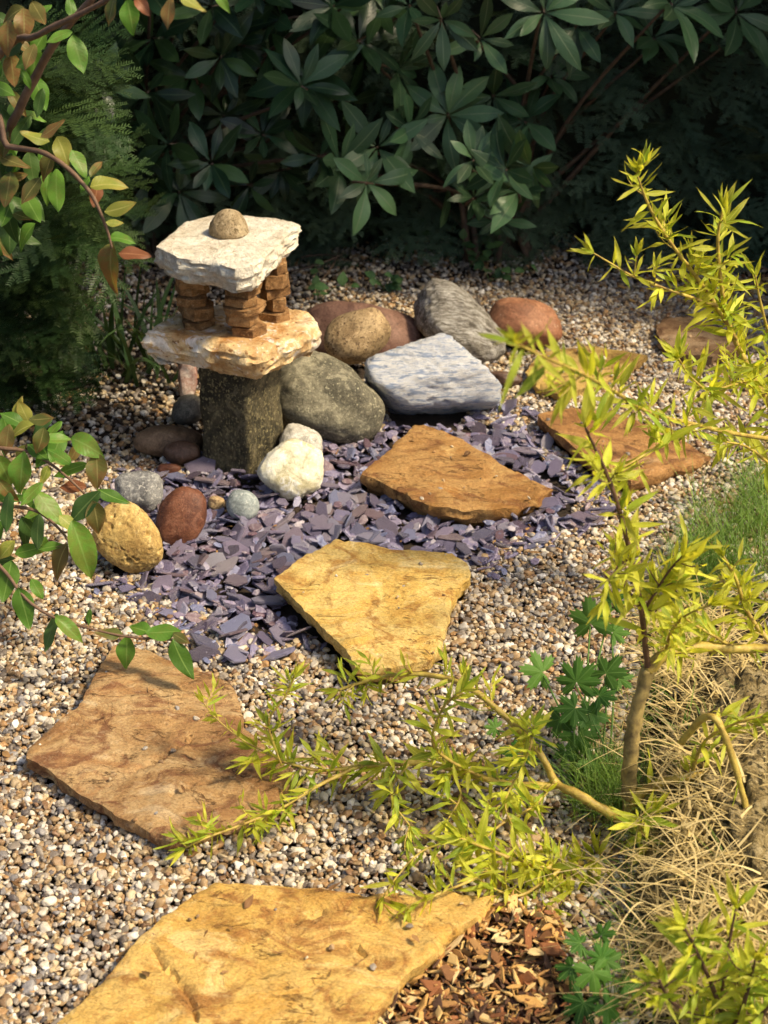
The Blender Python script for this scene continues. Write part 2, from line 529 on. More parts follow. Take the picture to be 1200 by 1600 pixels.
FLAGS = [
    ('gold', [(335, 1378), (395, 1381), (450, 1385), (560, 1397), (640, 1396), (700, 1392), (775, 1398), (745, 1428), (700, 1460), (640, 1515), (600, 1565), (575, 1610), (540, 1680), (200, 1690), (40, 1640), (95, 1592), (150, 1540), (205, 1483), (262, 1430), (300, 1398)],
     0.040, (0.0, 0.0), [[(238, 1485), (258, 1512), (280, 1533), (300, 1568), (306, 1600)], [(180, 1515), (240, 1513), (262, 1514)], [(545, 1470), (570, 1488), (583, 1503)], [(455, 1437), (500, 1428)]],
     'large golden yellow flagstone at the bottom edge beside the wood chips'),
    ('tan', [(179, 1008), (225, 1012), (267, 1031), (300, 1046), (354, 1065), (371, 1087), (381, 1129), (412, 1154), (454, 1192), (456, 1212), (440, 1245), (417, 1267), (375, 1283), (304, 1304), (267, 1312), (233, 1296), (175, 1268), (125, 1236), (58, 1196), (42, 1190), (46, 1171), (58, 1160), (121, 1108), (142, 1071), (162, 1033)],
     0.036, (-0.03, 0.0), [[(267, 1242), (308, 1223), (358, 1212), (417, 1206), (454, 1204)], [(345, 1238), (390, 1232)], [(205, 1205), (250, 1186), (300, 1150)]],
     'brown tan cracked flagstone lying in gravel at the lower left'),
    ('yellow', [(430, 915), (474, 884), (526, 849), (595, 855), (645, 857), (707, 855), (730, 867), (739, 886), (722, 911), (705, 936), (697, 969), (693, 1002), (670, 1024), (612, 1046), (556, 1050), (528, 1012), (495, 978), (457, 943)],
     0.046, (-0.10, 0.0), [],
     'yellow ochre flagstone between the slate chips and pale gravel'),
    ('rust', [(566, 746), (603, 711), (628, 682), (649, 666), (678, 667), (728, 686), (774, 713), (816, 732), (864, 757), (837, 773), (774, 795), (728, 798), (670, 792), (645, 782), (595, 755)],
     0.042, (-0.06, 0.0), [],
     'rusty orange flagstone lying amid the purple slate chips'),
    ('brown', [(842, 648), (875, 638), (900, 633), (958, 642), (1008, 661), (1058, 677), (1112, 706), (1046, 729), (988, 750), (933, 731), (879, 686), (846, 660)],
     0.040, (-0.05, 0.0), [],
     'dark brown flagstone at the right edge of the slate bed'),
    ('olive', [(821, 583), (838, 554), (888, 540), (925, 537), (967, 544), (1012, 552), (983, 575), (950, 592), (908, 608), (879, 617), (838, 602)],
     0.030, (-0.02, 0.0), [],
     'small olive tan flagstone in front of the orange cobble'),
    ('grey', [(1025, 506), (1038, 494), (1075, 494), (1117, 506), (1158, 533), (1154, 550), (1112, 558), (1062, 551), (1033, 536)],
     0.032, (-0.03, 0.0), [],
     'grey brown flagstone farthest back on the right, behind willow shoots'),
]
FLAG_POLYS = []
for i, (mk, pts, zt, tilt, cracks, label) in enumerate(FLAGS):
    poly = [tuple(p[:2]) for p in poly_px(pts, zt)]
    FLAG_POLYS.append(poly)
    crk = [[tuple(G(x, y, zt)[:2]) for x, y in ln] for ln in cracks]
    me, c = slab_mesh('flagstone', poly, 0.055, M_FLAG[mk], res=0.008 if i < 4 else 0.011, seed=i + 1, tilt=tilt, cracks=crk, ztop=zt,
                      amp=0.0035, terr=0.0030)
    tag(link('flagstone', me, None, Matrix.Translation(c)), label, 'flagstone', 'stepping stones through the gravel')

# ------------------------------------------------------------------ boulders and cobbles
def ico(sub):
    bm = bmesh.new()
    bmesh.ops.create_icosphere(bm, subdivisions=sub, radius=1.0)
    V = np.array([v.co[:] for v in bm.verts]); Fc = [[v.index for v in f.verts] for f in bm.faces]
    bm.free()
    return V, Fc

ICO = {s: ico(s) for s in (1, 2, 3, 4, 5, 6)}
CAMROT = np.array([RT[:], UP[:], (-FW)[:]])      # rows: right, up, towards the viewer
ROCKS = []

def rock(name, label, cat, cx, cy, a, c, roll, b, mat, planes=(), pw=6, amp=0.03, nscale=1.5, fine=0.008, sink=0.12, seed=1, sub=5, zbase=0.0, extra=None, group=None, ell=2.4, fwd=0.0):
    """half-width a and half-height c in photograph pixels, depth ratio b of a; planes are flattened sides (right, up, towards, distance)"""
    D, Fc = ICO[sub]
    D = D / np.linalg.norm(D, axis=1)[:, None]
    s = np.abs(D) ** ell
    r = (s.sum(1)) ** (-1 / ell)
    if not len(planes):
        rp_ = np.random.default_rng(seed + 400)
        pn = rp_.normal(size=(9, 3)); planes = [(*q, h_) for q, h_ in zip(pn, rp_.uniform(0.86, 0.99, 9))]; pw = 11
    inv = r ** (-pw)
    for (x, y, z, h) in planes:
        n = np.array((x, y, z), float); n /= np.linalg.norm(n)
        k = np.clip(D @ n, 0, None) / h
        inv = inv + k ** pw
    r = inv ** (-1 / pw)
    r = np.array([ri * (1 + amp * 2 * noise.fractal(Vector(d) * nscale + Vector((seed * 7.7, seed, 0)), 0.9, 2, 3)
                        + 1.8 * fine * noise.fractal(Vector(d) * 9 + Vector((seed, 0, seed * 3.1)), 0.7, 2, 4)) for ri, d in zip(r, D)])
    if extra is not None:
        r = r * extra(D)
    S = D * r[:, None]
    S = S * np.array((1.0, c / a, b))
    cr, sr = math.cos(R(-roll)), math.sin(R(-roll))
    S = np.stack([S[:, 0] * cr - S[:, 1] * sr, S[:, 0] * sr + S[:, 1] * cr, S[:, 2]], 1)
    W = S @ CAMROT                                  # world axes, unit a
    depth = (G(cx, cy) - EYE).dot(FW)
    for _ in range(4):
        sc = a * depth / F
        zc = zbase - W[:, 2].min() * sc * (1 - 2 * sink)
        ctr = G(cx, cy, zc)
        depth = (ctr - EYE).dot(FW)
    if fwd:
        ctr = ctr - (ctr - EYE).normalized() * fwd
        sc = a * (ctr - EYE).dot(FW) / F
    me = mesh_from(name, W * sc, Fc, mat)
    o = link(name, me, None, Matrix.Translation(ctr))
    tag(o, label, cat, group)
    ROCKS.append((ctr.x, ctr.y, sc * min(1.0, b + 0.3) * 0.8))
    return o

def pits(seed):
    rr = np.random.default_rng(seed)
    cs = rr.normal(size=(110, 3)); cs /= np.linalg.norm(cs, axis=1)[:, None]
    sz = rr.uniform(0.03, 0.075, 110) * np.where(rr.random(110) < 0.12, 1.9, 1.0)
    def f(D):
        out = np.ones(len(D))
        for q, s in zip(cs, sz):
            d = np.linalg.norm(D - q, axis=1)
            out -= 1.5 * s * np.exp(-(d / (0.75 * s)) ** 4)
        return out
    return f

M_BROWNR = rock_mat('red_brown_boulder', (0.13, 0.065, 0.05), (0.20, 0.105, 0.075), (0.27, 0.15, 0.105), 8, (0.33, 0.2, 0.15), 220, 0.66, 0.7, 0.3)
M_TANR = rock_mat('speckled_tan_boulder', (0.30, 0.20, 0.10), (0.44, 0.31, 0.16), (0.55, 0.40, 0.22), 20, (0.16, 0.10, 0.055), 120, 0.60, 0.8, 0.8)
M_STRIPE = rock_mat('banded_grey_boulder', (0.13, 0.11, 0.085), (0.32, 0.29, 0.24), (0.66, 0.63, 0.57), 10, None, 100, 0.6, 0.75, 0.9, (1.0, 7.0, 3.0), (0, R(38), R(10)), 0.006, 1.3)
M_ORANGE = rock_mat('terracotta_cobble', (0.27, 0.105, 0.05), (0.37, 0.16, 0.08), (0.46, 0.225, 0.12), 6, (0.55, 0.35, 0.22), 90, 0.70, 0.65, 0.25)
M_QUARTZ = rock_mat('blue_white_quartzite', (0.50, 0.57, 0.74), (0.84, 0.86, 0.91), (0.92, 0.92, 0.93), 34, (0.36, 0.44, 0.62), 55, 0.585, 0.6, 1.0, (0.4, 1.5, 2.4), (0, R(10), 0), 0.008, 1.4, grain=0.12)
M_GREENR = rock_mat('grey_green_boulder', (0.085, 0.08, 0.058), (0.165, 0.15, 0.105), (0.30, 0.275, 0.19), 8, (0.40, 0.37, 0.25), 140, 0.63, 0.8, 0.8)
M_CREAM = rock_mat('cream_quartz', (0.52, 0.46, 0.27), (0.76, 0.71, 0.52), (0.86, 0.83, 0.70), 14, None, 100, 0.6, 0.55, 0.5, grain=0.2)
M_PALE = rock_mat('pale_grey_rock', (0.38, 0.36, 0.31), (0.56, 0.53, 0.46), (0.70, 0.68, 0.62), 14, None, 100, 0.6, 0.6, 0.5)
M_BLUEC = rock_mat('blue_grey_cobble', (0.17, 0.20, 0.21), (0.27, 0.31, 0.31), (0.36, 0.40, 0.39), 20, (0.48, 0.5, 0.48), 160, 0.64, 0.7, 0.5)
M_REDC = rock_mat('dark_red_cobble', (0.10, 0.035, 0.02), (0.165, 0.06, 0.032), (0.21, 0.085, 0.045), 12, (0.30, 0.16, 0.1), 260, 0.68, 0.6, 0.4)
M_PIT = rock_mat('pitted_yellow_boulder', (0.33, 0.20, 0.06), (0.53, 0.36, 0.12), (0.62, 0.46, 0.19), 9, (0.22, 0.12, 0.045), 75, 0.65, 0.75, 0.7)
M_GREYC = rock_mat('grey_speckled_cobble', (0.13, 0.13, 0.135), (0.22, 0.22, 0.22), (0.32, 0.32, 0.31), 16, (0.5, 0.49, 0.46), 150, 0.6, 0.6, 0.6)
M_BROWNC = rock_mat('brown_cobble', (0.10, 0.06, 0.035), (0.17, 0.105, 0.06), (0.23, 0.15, 0.09), 9, None, 100, 0.6, 0.6, 0.3)
M_DARKC = rock_mat('dark_brown_cobble', (0.055, 0.03, 0.02), (0.095, 0.05, 0.032), (0.13, 0.075, 0.05), 9, None, 100, 0.6, 0.5, 0.3)
M_DGREY = rock_mat('dark_grey_cobble', (0.07, 0.065, 0.055), (0.12, 0.11, 0.09), (0.18, 0.165, 0.135), 14, None, 100, 0.6, 0.7, 0.5)
M_PINK = rock_mat('pink_white_rock', (0.30, 0.10, 0.07), (0.45, 0.30, 0.25), (0.60, 0.52, 0.46), 16, None, 100, 0.6, 0.7, 0.5)

rock('boulder', 'wide flat red brown boulder behind the speckled oval one', 'boulder', 566, 522, 97, 54, 4, 0.45, M_BROWNR, amp=0.025, seed=1, sink=0.2, fwd=-0.03)
rock('boulder', 'striped grey boulder leaning to the right behind the blue white rock', 'boulder', 716, 505, 83, 50, 39, 0.62, M_STRIPE,
     planes=[(-0.7, -0.2, 0.3, 0.86), (0.2, 0.9, 0.3, 0.86), (0.1, 0.35, 0.95, 0.80)], pw=8, amp=0.035, fine=0.02, seed=3, sink=0.16)
rock('cobble', 'smooth terracotta orange cobble at the right end of the boulders', 'cobble', 822, 509, 62, 41, 14, 0.75, M_ORANGE, amp=0.025, seed=4, sink=0.14)
rock('boulder', 'speckled tan oval boulder leaning on the flat red brown boulder', 'boulder', 558, 525, 53, 43, -32, 0.72, M_TANR, amp=0.02, fine=0.006, seed=2, sink=0.05, fwd=0.09)
rock('boulder', 'angular blue white quartzite boulder above the slate chips', 'boulder', 668, 585, 112, 76, 0, 0.72, M_QUARTZ,
     planes=[(-0.46, 0.89, 0.1, 0.66), (0.80, 0.58, 0.05, 0.70), (0.1, -1, 0.1, 0.72), (-0.75, -0.66, 0.1, 0.78), (-1, 0.05, 0, 0.86), (-0.1, 0.45, 0.9, 0.62), (0.2, -0.4, 0.9, 0.74)],
     pw=20, amp=0.015, fine=0.035, seed=5, sink=0.13, ell=4.0)
rock('boulder', 'large grey green boulder behind the lantern post', 'boulder', 514, 622, 92, 68, 16, 0.75, M_GREENR,
     planes=[(0.55, 0.82, 0.15, 0.76), (-0.3, 0.8, 0.6, 0.93), (0.5, -0.2, 0.8, 0.90)], pw=8, amp=0.035, fine=0.014, seed=6, sink=0.14)
rock('rock', 'pale grey rock tucked behind the cream rock', 'rock', 470, 700, 33, 40, 8, 0.6, M_PALE, planes=[(0.3, 0.9, 0.2, 0.85)], pw=8, amp=0.04, fine=0.02, seed=8, sink=0.1)
rock('rock', 'cream white quartz rock at the foot of the lantern post', 'rock', 457, 734, 54, 52, 10, 0.62, M_CREAM,
     planes=[(-0.75, 0.6, 0.1, 0.80), (0.2, 0.95, 0.2, 0.86), (0.95, 0.1, 0.1, 0.88), (-0.5, -0.8, 0.1, 0.86), (0.6, -0.75, 0.1, 0.88), (0, 0.3, 0.95, 0.82)],
     pw=10, amp=0.035, fine=0.02, seed=7, sink=0.10)
rock('cobble', 'small round blue grey cobble in front of the lantern post', 'cobble', 379, 789, 26, 25, 0, 0.8, M_BLUEC, amp=0.02, seed=9, sub=4, sink=0.12)
rock('cobble', 'dark red brown egg shaped cobble among slate chips', 'cobble', 282, 808, 39, 49, 20, 0.62, M_REDC, amp=0.025, seed=10, sink=0.12)
rock('boulder', 'pitted yellow boulder under the leaves of the left shrub', 'boulder', 199, 840, 50, 60, -24, 0.85, M_PIT, amp=0.02, seed=11, sub=6, extra=pits(5), sink=0.06, ell=2.7)
rock('cobble', 'grey speckled cobble behind the pitted yellow boulder', 'cobble', 215, 768, 40, 36, -10, 0.8, M_GREYC, amp=0.03, seed=12, sink=0.15)
rock('cobble', 'flat brown cobble on the gravel left of the lantern post', 'cobble', 264, 690, 56, 28, 4, 0.55, M_BROWNC, amp=0.025, seed=13, sink=0.15)
rock('cobble', 'dark chocolate brown cobble resting against the flat brown one', 'cobble', 284, 708, 30, 21, 8, 0.8, M_DARKC, amp=0.025, seed=14, sub=4, sink=0.12)
rock('cobble', 'dark grey cobble half hidden left of the lantern post', 'cobble', 294, 641, 26, 25, 0, 0.8, M_DGREY, amp=0.03, seed=15, sub=4, sink=0.12)
rock('rock', 'upright pinkish white rock under the lower lantern slab', 'rock', 293, 594, 16, 34, 3, 0.8, M_PINK, amp=0.05, fine=0.03, seed=16, sub=4, sink=0.08)
rock('cobble', 'tiny tan cobble between the red and blue grey cobbles', 'cobble', 337, 786, 14, 12, 0, 0.8, M_TANR, amp=0.03, seed=17, sub=4, sink=0.1)
rock('cobble', 'small flat russet cobble above the grey speckled one', 'cobble', 264, 733, 19, 10, 3, 0.6, M_REDC, amp=0.04, seed=18, sub=4, sink=0.1)
rock('rock', 'low dark brown rock between the quartzite boulder and the olive flagstone', 'rock', 786, 592, 30, 13, 4, 0.7, M_DARKC, amp=0.04, seed=19, sub=4, sink=0.15)

# ------------------------------------------------------------------ stone lantern
FC = G(393, 752)
TH, PW = R(31), 0.135
AX = FC + Vector((PW / 2 * (-math.cos(TH) + math.sin(TH)), PW / 2 * (math.sin(TH) + math.cos(TH)), 0))
ZS, ZC = 0.335, 0.525        # top of the lower slab, top of the cap
lantern = empty('stone_lantern', AX, 'stacked stone lantern with white cap, orange lower slab and dark square post', 'stone lantern')
M_POST = rock_mat('lichened_post', (0.024, 0.022, 0.013), (0.075, 0.064, 0.036), (0.17, 0.14, 0.075), 9, (0.26, 0.22, 0.11), 150, 0.60, 0.9, 1.0, (1, 1, 0.8), bump_d=0.009)
M_CAP = rock_mat('white_cap_stone', (0.52, 0.44, 0.32), (0.68, 0.61, 0.49), (0.77, 0.72, 0.61), 11, (0.46, 0.36, 0.24), 80, 0.68, 0.85, 1.0, bump_d=0.007, grain=0.25)
M_LOW = rock_mat('orange_stained_slab', (0.44, 0.22, 0.07), (0.68, 0.50, 0.26), (0.88, 0.83, 0.72), 6, (0.26, 0.13, 0.05), 60, 0.66, 0.85, 1.0, bump_d=0.006, grain=0.25)
M_PILL = rock_mat('rust_pillar_stone', (0.17, 0.085, 0.032), (0.32, 0.17, 0.065), (0.44, 0.25, 0.105), 22, (0.42, 0.27, 0.13), 90, 0.64, 0.9, 1.0)
M_FIN = rock_mat('finial_stone', (0.26, 0.19, 0.10), (0.36, 0.27, 0.155), (0.46, 0.37, 0.23), 22, (0.17, 0.12, 0.06), 120, 0.62, 0.85, 0.7)

def post_mesh():
    n, hgt, rows = 72, 0.285, 46
    V, Fa = [], []
    for j in range(rows + 1):
        z = -0.03 + (hgt + 0.03) * j / rows
        for i in range(n):
            t = 2 * math.pi * i / n
            c, s = math.cos(t), math.sin(t)
            r = (abs(c) ** 14 + abs(s) ** 14) ** (-1 / 14) * PW / 2
            p = Vector((c * r, s * r, z))
            w = 1 + 0.05 * noise.fractal(p * 16, 0.8, 2, 3) + 0.018 * noise.fractal(p * 70, 0.8, 2, 3) + 0.03 * (0.14 - z)
            x, y = c * r * w, s * r * w
            a = -TH
            V.append((x * math.cos(a) - y * math.sin(a), x * math.sin(a) + y * math.cos(a), z))
    for j in range(rows):
        for i in range(n):
            Fa.append((j * n + i, j * n + (i + 1) % n, (j + 1) * n + (i + 1) % n, (j + 1) * n + i))
    Fa.append(tuple(reversed(range(n))))
    Fa.append(tuple(rows * n + i for i in range(n)))
    return mesh_from('post', V, Fa, M_POST)

link('post', post_mesh(), lantern, Matrix.Translation(AX))
low = [tuple(G(x, y, ZS)[:2]) for x, y in [(226, 521), (246, 503), (268, 490), (310, 478), (370, 469), (430, 471), (482, 488), (497, 503), (480, 517), (455, 528), (412, 546), (385, 549), (353, 541), (297, 530)]]
me, c = slab_mesh('lower_slab', low, 0.070, M_LOW, res=0.0065, amp=0.004, terr=0.003, seed=31, ztop=ZS, flare=0.010, under=0.022, edge_round=0.006, side_amp=0.007, rings=11, chip=0.005)
link('lower_slab', me, lantern, Matrix.Translation(c))
cap = [tuple(G(x, y, ZC)[:2]) for x, y in [(243, 384), (268, 360), (290, 344), (333, 333), (387, 334), (430, 339), (467, 349), (440, 375), (413, 398), (395, 415), (367, 419), (337, 408), (277, 400)]]
me, c = slab_mesh('cap_slab', cap, 0.058, M_CAP, res=0.0065, amp=0.002, terr=0.0012, seed=32, ztop=ZC, flare=0.004, under=0.012, edge_round=0.003, side_amp=0.008, rings=11, chip=0.0035)
link('cap_slab', me, lantern, Matrix.Translation(c))

def block_mesh(sx, sy, sz, seed):
    """angular broken stone: irregular prism with bevelled, uneven layers"""
    rr_ = random.Random(seed)
    m = rr_.choice([5, 6, 6, 7])
    ang = [2 * math.pi * (i + rr_.uniform(-.28, .28)) / m for i in range(m)]
    rad = [rr_.uniform(.86, 1.12) for _ in range(m)]
    V, Fa = [], []
    lev = [(-1.0, .80), (-.82, .98), (-.25, 1.0), (.3, .97), (.84, 1.0), (1.0, .82)]
    sub = 4
    nv = m * sub
    for (z, k) in lev:
        for i in range(m):
            a0, a1 = ang[i], ang[(i + 1) % m] + (2 * math.pi if i == m - 1 else 0)
            p0 = Vector((math.cos(a0) * rad[i], math.sin(a0) * rad[i])); p1 = Vector((math.cos(a1) * rad[(i + 1) % m], math.sin(a1) * rad[(i + 1) % m]))
            for q in range(sub):
                p = p0.lerp(p1, q / sub)
                w = k * (1 + .07 * noise.noise(Vector((p.x * 3, p.y * 3, z * 1.5 + seed * 3.1))) + .05 * noise.noise(Vector((p.x * 9, p.y * 9, z * 5 + seed))))
                V.append((p.x * sx * w, p.y * sy * w, z * sz * (1 + .10 * noise.noise(Vector((p.x * 2, p.y * 2, seed * 1.7))))))
    for l in range(len(lev) - 1):
        for i in range(nv):
            Fa.append((l * nv + i, l * nv + (i + 1) % nv, (l + 1) * nv + (i + 1) % nv, (l + 1) * nv + i))
    Fa.append(tuple(reversed(range(nv)))); Fa.append(tuple((len(lev) - 1) * nv + i for i in range(nv)))
    me = mesh_from('pillar_stone', V, Fa, M_PILL)
    me.set_sharp_from_angle(angle=R(28))
    return me

def pillar(base_px, heights, w, offs, seed):
    base = G(*base_px, ZS)
    z = ZS - 0.002
    top = ZC - 0.054
    tot = sum(heights)
    k = (top - z) / tot
    pl = bpy.data.objects.new('pillar', None)
    C.objects.link(pl); pl.parent = lantern; pl.empty_display_size = 0.02
    pl.location = (base.x - AX.x, base.y - AX.y, ZS)
    for i, h in enumerate(heights):
        hh = h * k
        ww = w * (1 + 0.08 * math.sin(seed * 3 + i * 2.3))
        me = block_mesh(ww / 2 * 1.04, ww / 2, hh / 2 * 0.985, seed * 10 + i)
        M = Matrix.Translation((base.x + offs[i % len(offs)], base.y + 0.003 * math.sin(i * 5 + seed), z + hh / 2)) @ Matrix.Rotation(R(-24 + 16 * math.sin(i * 1.7 + seed)), 4, 'Z') @ Matrix.Rotation(R(4 * math.sin(i * 2.9 + seed)), 4, 'X')
        o = link('stone', me, None, Matrix.Translation(-Vector((base.x, base.y, ZS))) @ M)
        o.parent = pl
        z += hh

pillar((381, 519), [20, 24, 13, 15, 16, 22], 0.081, [0.008, -0.004, 0.004, -0.002, 0.001], 1)
pillar((308, 506), [15, 24, 18, 15, 20, 12], 0.078, [0.004, 0.002, -0.004, -0.005, 0.0], 2)
pillar((431, 497), [16, 24, 16, 24, 18], 0.070, [0.0, -0.002, 0.001, 0.0], 3)
D, Fc = ICO[5]
V = []
for d in D:
    w = 1 + 0.04 * noise.fractal(Vector(d) * 1.6, 0.9, 2, 3) + 0.02 * noise.fractal(Vector(d) * 8, 0.8, 2, 3)
    z = d[2] * 0.049 if d[2] > 0 else d[2] * 0.012
    k = 0.043 * (1 - 0.10 * max(0, d[2]))
    V.append((d[0] * k * w, d[1] * k * w, z * w))
fc = G(358, 364, ZC)
link('finial_stone', mesh_from('finial_stone', V, Fc, M_FIN), lantern, Matrix.Translation((fc.x, fc.y, ZC + 0.004)))

# ------------------------------------------------------------------ gravel: tens of thousands of pebbles
SLATE_PX = [(140, 925), (175, 895), (150, 850), (160, 790), (200, 745), (260, 738), (300, 718), (410, 735), (500, 680), (540, 672), (600, 655), (612, 634), (680, 640), (770, 640), (820, 640),
            (852, 660), (900, 705), (945, 745), (965, 775), (950, 810), (905, 835), (850, 848), (800, 868), (775, 895), (735, 885), (690, 870), (560, 900), (500, 1015), (430, 1030), (310, 1035),
            (285, 990), (215, 958)]
SLATE = [tuple(G(x, y)[:2]) for x, y in SLATE_PX]
CHIP_PX = [(560, 1660), (610, 1560), (660, 1505), (730, 1445), (790, 1415), (870, 1440), (900, 1520), (930, 1660)]
CHIPS = [tuple(G(x, y)[:2]) for x, y in CHIP_PX]

def shrunk(poly, k):
    cx = sum(p[0] for p in poly) / len(poly); cy = sum(p[1] for p in poly) / len(poly)
    return [(cx + (x - cx) * k, cy + (y - cy) * k) for x, y in poly]

FLAG_IN = [shrunk(p, 0.94) for p in FLAG_POLYS]
SLATE_IN = shrunk(SLATE, 0.84)
CHIPS_IN = shrunk(CHIPS, 0.92)

def in_poly_np(poly, x, y):
    c = np.zeros(len(x), bool)
    n = len(poly)
    for i in range(n):
        x1, y1 = poly[i][0], poly[i][1]; x2, y2 = poly[i - 1][0], poly[i - 1][1]
        if y1 == y2: continue
        k = ((y1 > y) != (y2 > y)) & (x < (x2 - x1) * (y - y1) / (y2 - y1) + x1)
        c ^= k
    return c

SP = 0.0090
px_, py_ = [], []
for layer in range(2):
    gx, gy = np.meshgrid(np.arange(-1.9, 1.9, SP), np.arange(1.25, 4.75, SP * 0.87))
    gx = gx + (np.arange(gx.shape[0]) % 2)[:, None] * SP / 2 + layer * SP * 0.37
    gx = gx + rng.uniform(-.42, .42, gx.shape) * SP
    gy = gy + rng.uniform(-.42, .42, gy.shape) * SP
    px_.append(np.stack([gx.ravel(), gy.ravel(), np.full(gx.size, layer)], 1))
pp = np.concatenate(px_)
dep = pp[:, 1] * math.cos(R(PITCH)) + CAM_H * math.sin(R(PITCH))
half = 600 / F * dep
keep = (np.abs(pp[:, 0]) < half + 0.30) & (pp[:, 1] < 4.62 + 0.10 * np.sin(pp[:, 0] * 4))
keep &= (pp[:, 2] == 0) | (rng.random(len(pp)) < 0.38)
for pl in FLAG_IN + [SLATE_IN, CHIPS_IN]:
    keep &= ~in_poly_np(pl, pp[:, 0], pp[:, 1])
for (x, y, r_) in ROCKS:
    keep &= (pp[:, 0] - x) ** 2 + (pp[:, 1] - y) ** 2 > (r_ * 0.7) ** 2
# the far left and right strips are planted, not gravelled
keep &= ~((pp[:, 0] > 0.36 + 0.20 * (pp[:, 1] - 1.6)) & (pp[:, 1] < 2.25) & (rng.random(len(pp)) < 0.9))
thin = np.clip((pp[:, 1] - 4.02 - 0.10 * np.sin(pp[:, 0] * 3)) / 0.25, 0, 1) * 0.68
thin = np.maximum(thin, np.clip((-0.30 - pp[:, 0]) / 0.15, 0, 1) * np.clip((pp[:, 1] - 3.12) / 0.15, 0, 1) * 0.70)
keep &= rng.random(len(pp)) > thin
keep &= ~((pp[:, 0] > 0.45 + 0.13 * (pp[:, 1] - 2.2)) & (pp[:, 1] < 2.62) & (rng.random(len(pp)) < 0.85))
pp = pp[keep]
n = len(pp)
zz = np.array([terrain(x, y) for x, y in pp[:, :2]]) + np.where(pp[:, 2] == 0, rng.uniform(-0.004, 0.002, n), rng.uniform(0.002, 0.006, n))
L = np.clip(rng.lognormal(math.log(0.0054), 0.30, n), 0.0028, 0.0115)
ex = []
for (mk, pts_, zt_, tl_, ck_, lb_), pl_ in zip(FLAGS, FLAG_POLYS):
    cx_ = sum(p[0] for p in pl_) / len(pl_); cy_ = sum(p[1] for p in pl_) / len(pl_)
    for _ in range(14):
        k_ = random.choice(range(len(pl_))); a_ = random.random() ** 2.2 * 0.8
        x_ = pl_[k_][0] + (cx_ - pl_[k_][0]) * (0.05 + a_) + random.gauss(0, 0.02); y_ = pl_[k_][1] + (cy_ - pl_[k_][1]) * (0.05 + a_) + random.gauss(0, 0.02)
        if inside(pl_, x_, y_):
            ex.append((x_, y_, zt_ + tl_[0] * (x_ - cx_) + tl_[1] * (y_ - cy_) + 0.003))
ex = np.array(ex)
pp = np.concatenate([pp, np.stack([ex[:, 0], ex[:, 1], np.zeros(len(ex))], 1)]); zz = np.concatenate([zz, ex[:, 2]])
L = np.concatenate([L, rng.uniform(0.002, 0.0055, len(ex))]); n = len(pp)
gm = bpy.data.meshes.new('gravel')
gm.from_pydata(np.stack([pp[:, 0], pp[:, 1], zz], 1).tolist(), [], [])
def put_attr(nm, tp, data, key):
    a = gm.attributes.new(nm, tp, 'POINT'); a.data.foreach_set(key, np.ascontiguousarray(data).ravel())
put_attr('rot', 'FLOAT_VECTOR', np.stack([rng.normal(0, 0.42, n), rng.normal(0, 0.42, n), rng.uniform(0, 6.283, n)], 1).astype(np.float32), 'vector')
put_attr('scl', 'FLOAT_VECTOR', np.stack([L, L * rng.uniform(0.66, 0.95, n), L * rng.uniform(0.42, 0.75, n)], 1).astype(np.float32), 'vector')
put_attr('vid', 'INT', rng.integers(0, 8, n).astype(np.int32), 'value')

M_PEB = pebble_mat()
ng = bpy.data.node_groups.new('gravel_scatter', 'GeometryNodeTree')
ng.interface.new_socket('Geometry', in_out='INPUT', socket_type='NodeSocketGeometry')
ng.interface.new_socket('Geometry', in_out='OUTPUT', socket_type='NodeSocketGeometry')
nn, ll = ng.nodes, ng.links
gi, go = nn.new('NodeGroupInput'), nn.new('NodeGroupOutput')
jn = nn.new('GeometryNodeJoinGeometry')
for k in range(8):
    s = nn.new('GeometryNodeMeshIcoSphere'); s.inputs['Subdivisions'].default_value = 3; s.inputs['Radius'].default_value = 1.0
    pos = nn.new('GeometryNodeInputPosition')
    ad = nn.new('ShaderNodeVectorMath'); ad.operation = 'ADD'; ad.inputs[1].default_value = (k * 3.7, k * 1.9 + 1, k * 7.1)
    nz = nn.new('ShaderNodeTexNoise'); nz.inputs['Scale'].default_value = 0.95; nz.inputs['Detail'].default_value = 1.5
    mu = nn.new('ShaderNodeMath'); mu.operation = 'MULTIPLY_ADD'; mu.inputs[1].default_value = 1.5; mu.inputs[2].default_value = -0.75
    sc = nn.new('ShaderNodeVectorMath'); sc.operation = 'SCALE'
    sp = nn.new('GeometryNodeSetPosition'); sm = nn.new('GeometryNodeSetMaterial'); sm.inputs['Material'].default_value = M_PEB
    sh = nn.new('GeometryNodeSetShadeSmooth'); gt = nn.new('GeometryNodeGeometryToInstance')
    ll.new(pos.outputs[0], ad.inputs[0]); ll.new(ad.outputs[0], nz.inputs['Vector']); ll.new(nz.outputs['Fac'], mu.inputs[0])
    ll.new(pos.outputs[0], sc.inputs[0]); ll.new(mu.outputs[0], sc.inputs['Scale'])
    ll.new(s.outputs['Mesh'], sp.inputs['Geometry']); ll.new(sc.outputs[0], sp.inputs['Offset'])
    ll.new(sp.outputs[0], sh.inputs[0]); ll.new(sh.outputs[0], sm.inputs[0]); ll.new(sm.outputs[0], gt.inputs[0]); ll.new(gt.outputs[0], jn.inputs[0])
def named(nm, tp):
    a = nn.new('GeometryNodeInputNamedAttribute'); a.data_type = tp; a.inputs['Name'].default_value = nm
    return a.outputs[0]
ip = nn.new('GeometryNodeInstanceOnPoints')
ip.inputs['Pick Instance'].default_value = True
e2r = nn.new('FunctionNodeEulerToRotation')
ll.new(gi.outputs[0], ip.inputs['Points']); ll.new(jn.outputs[0], ip.inputs['Instance'])
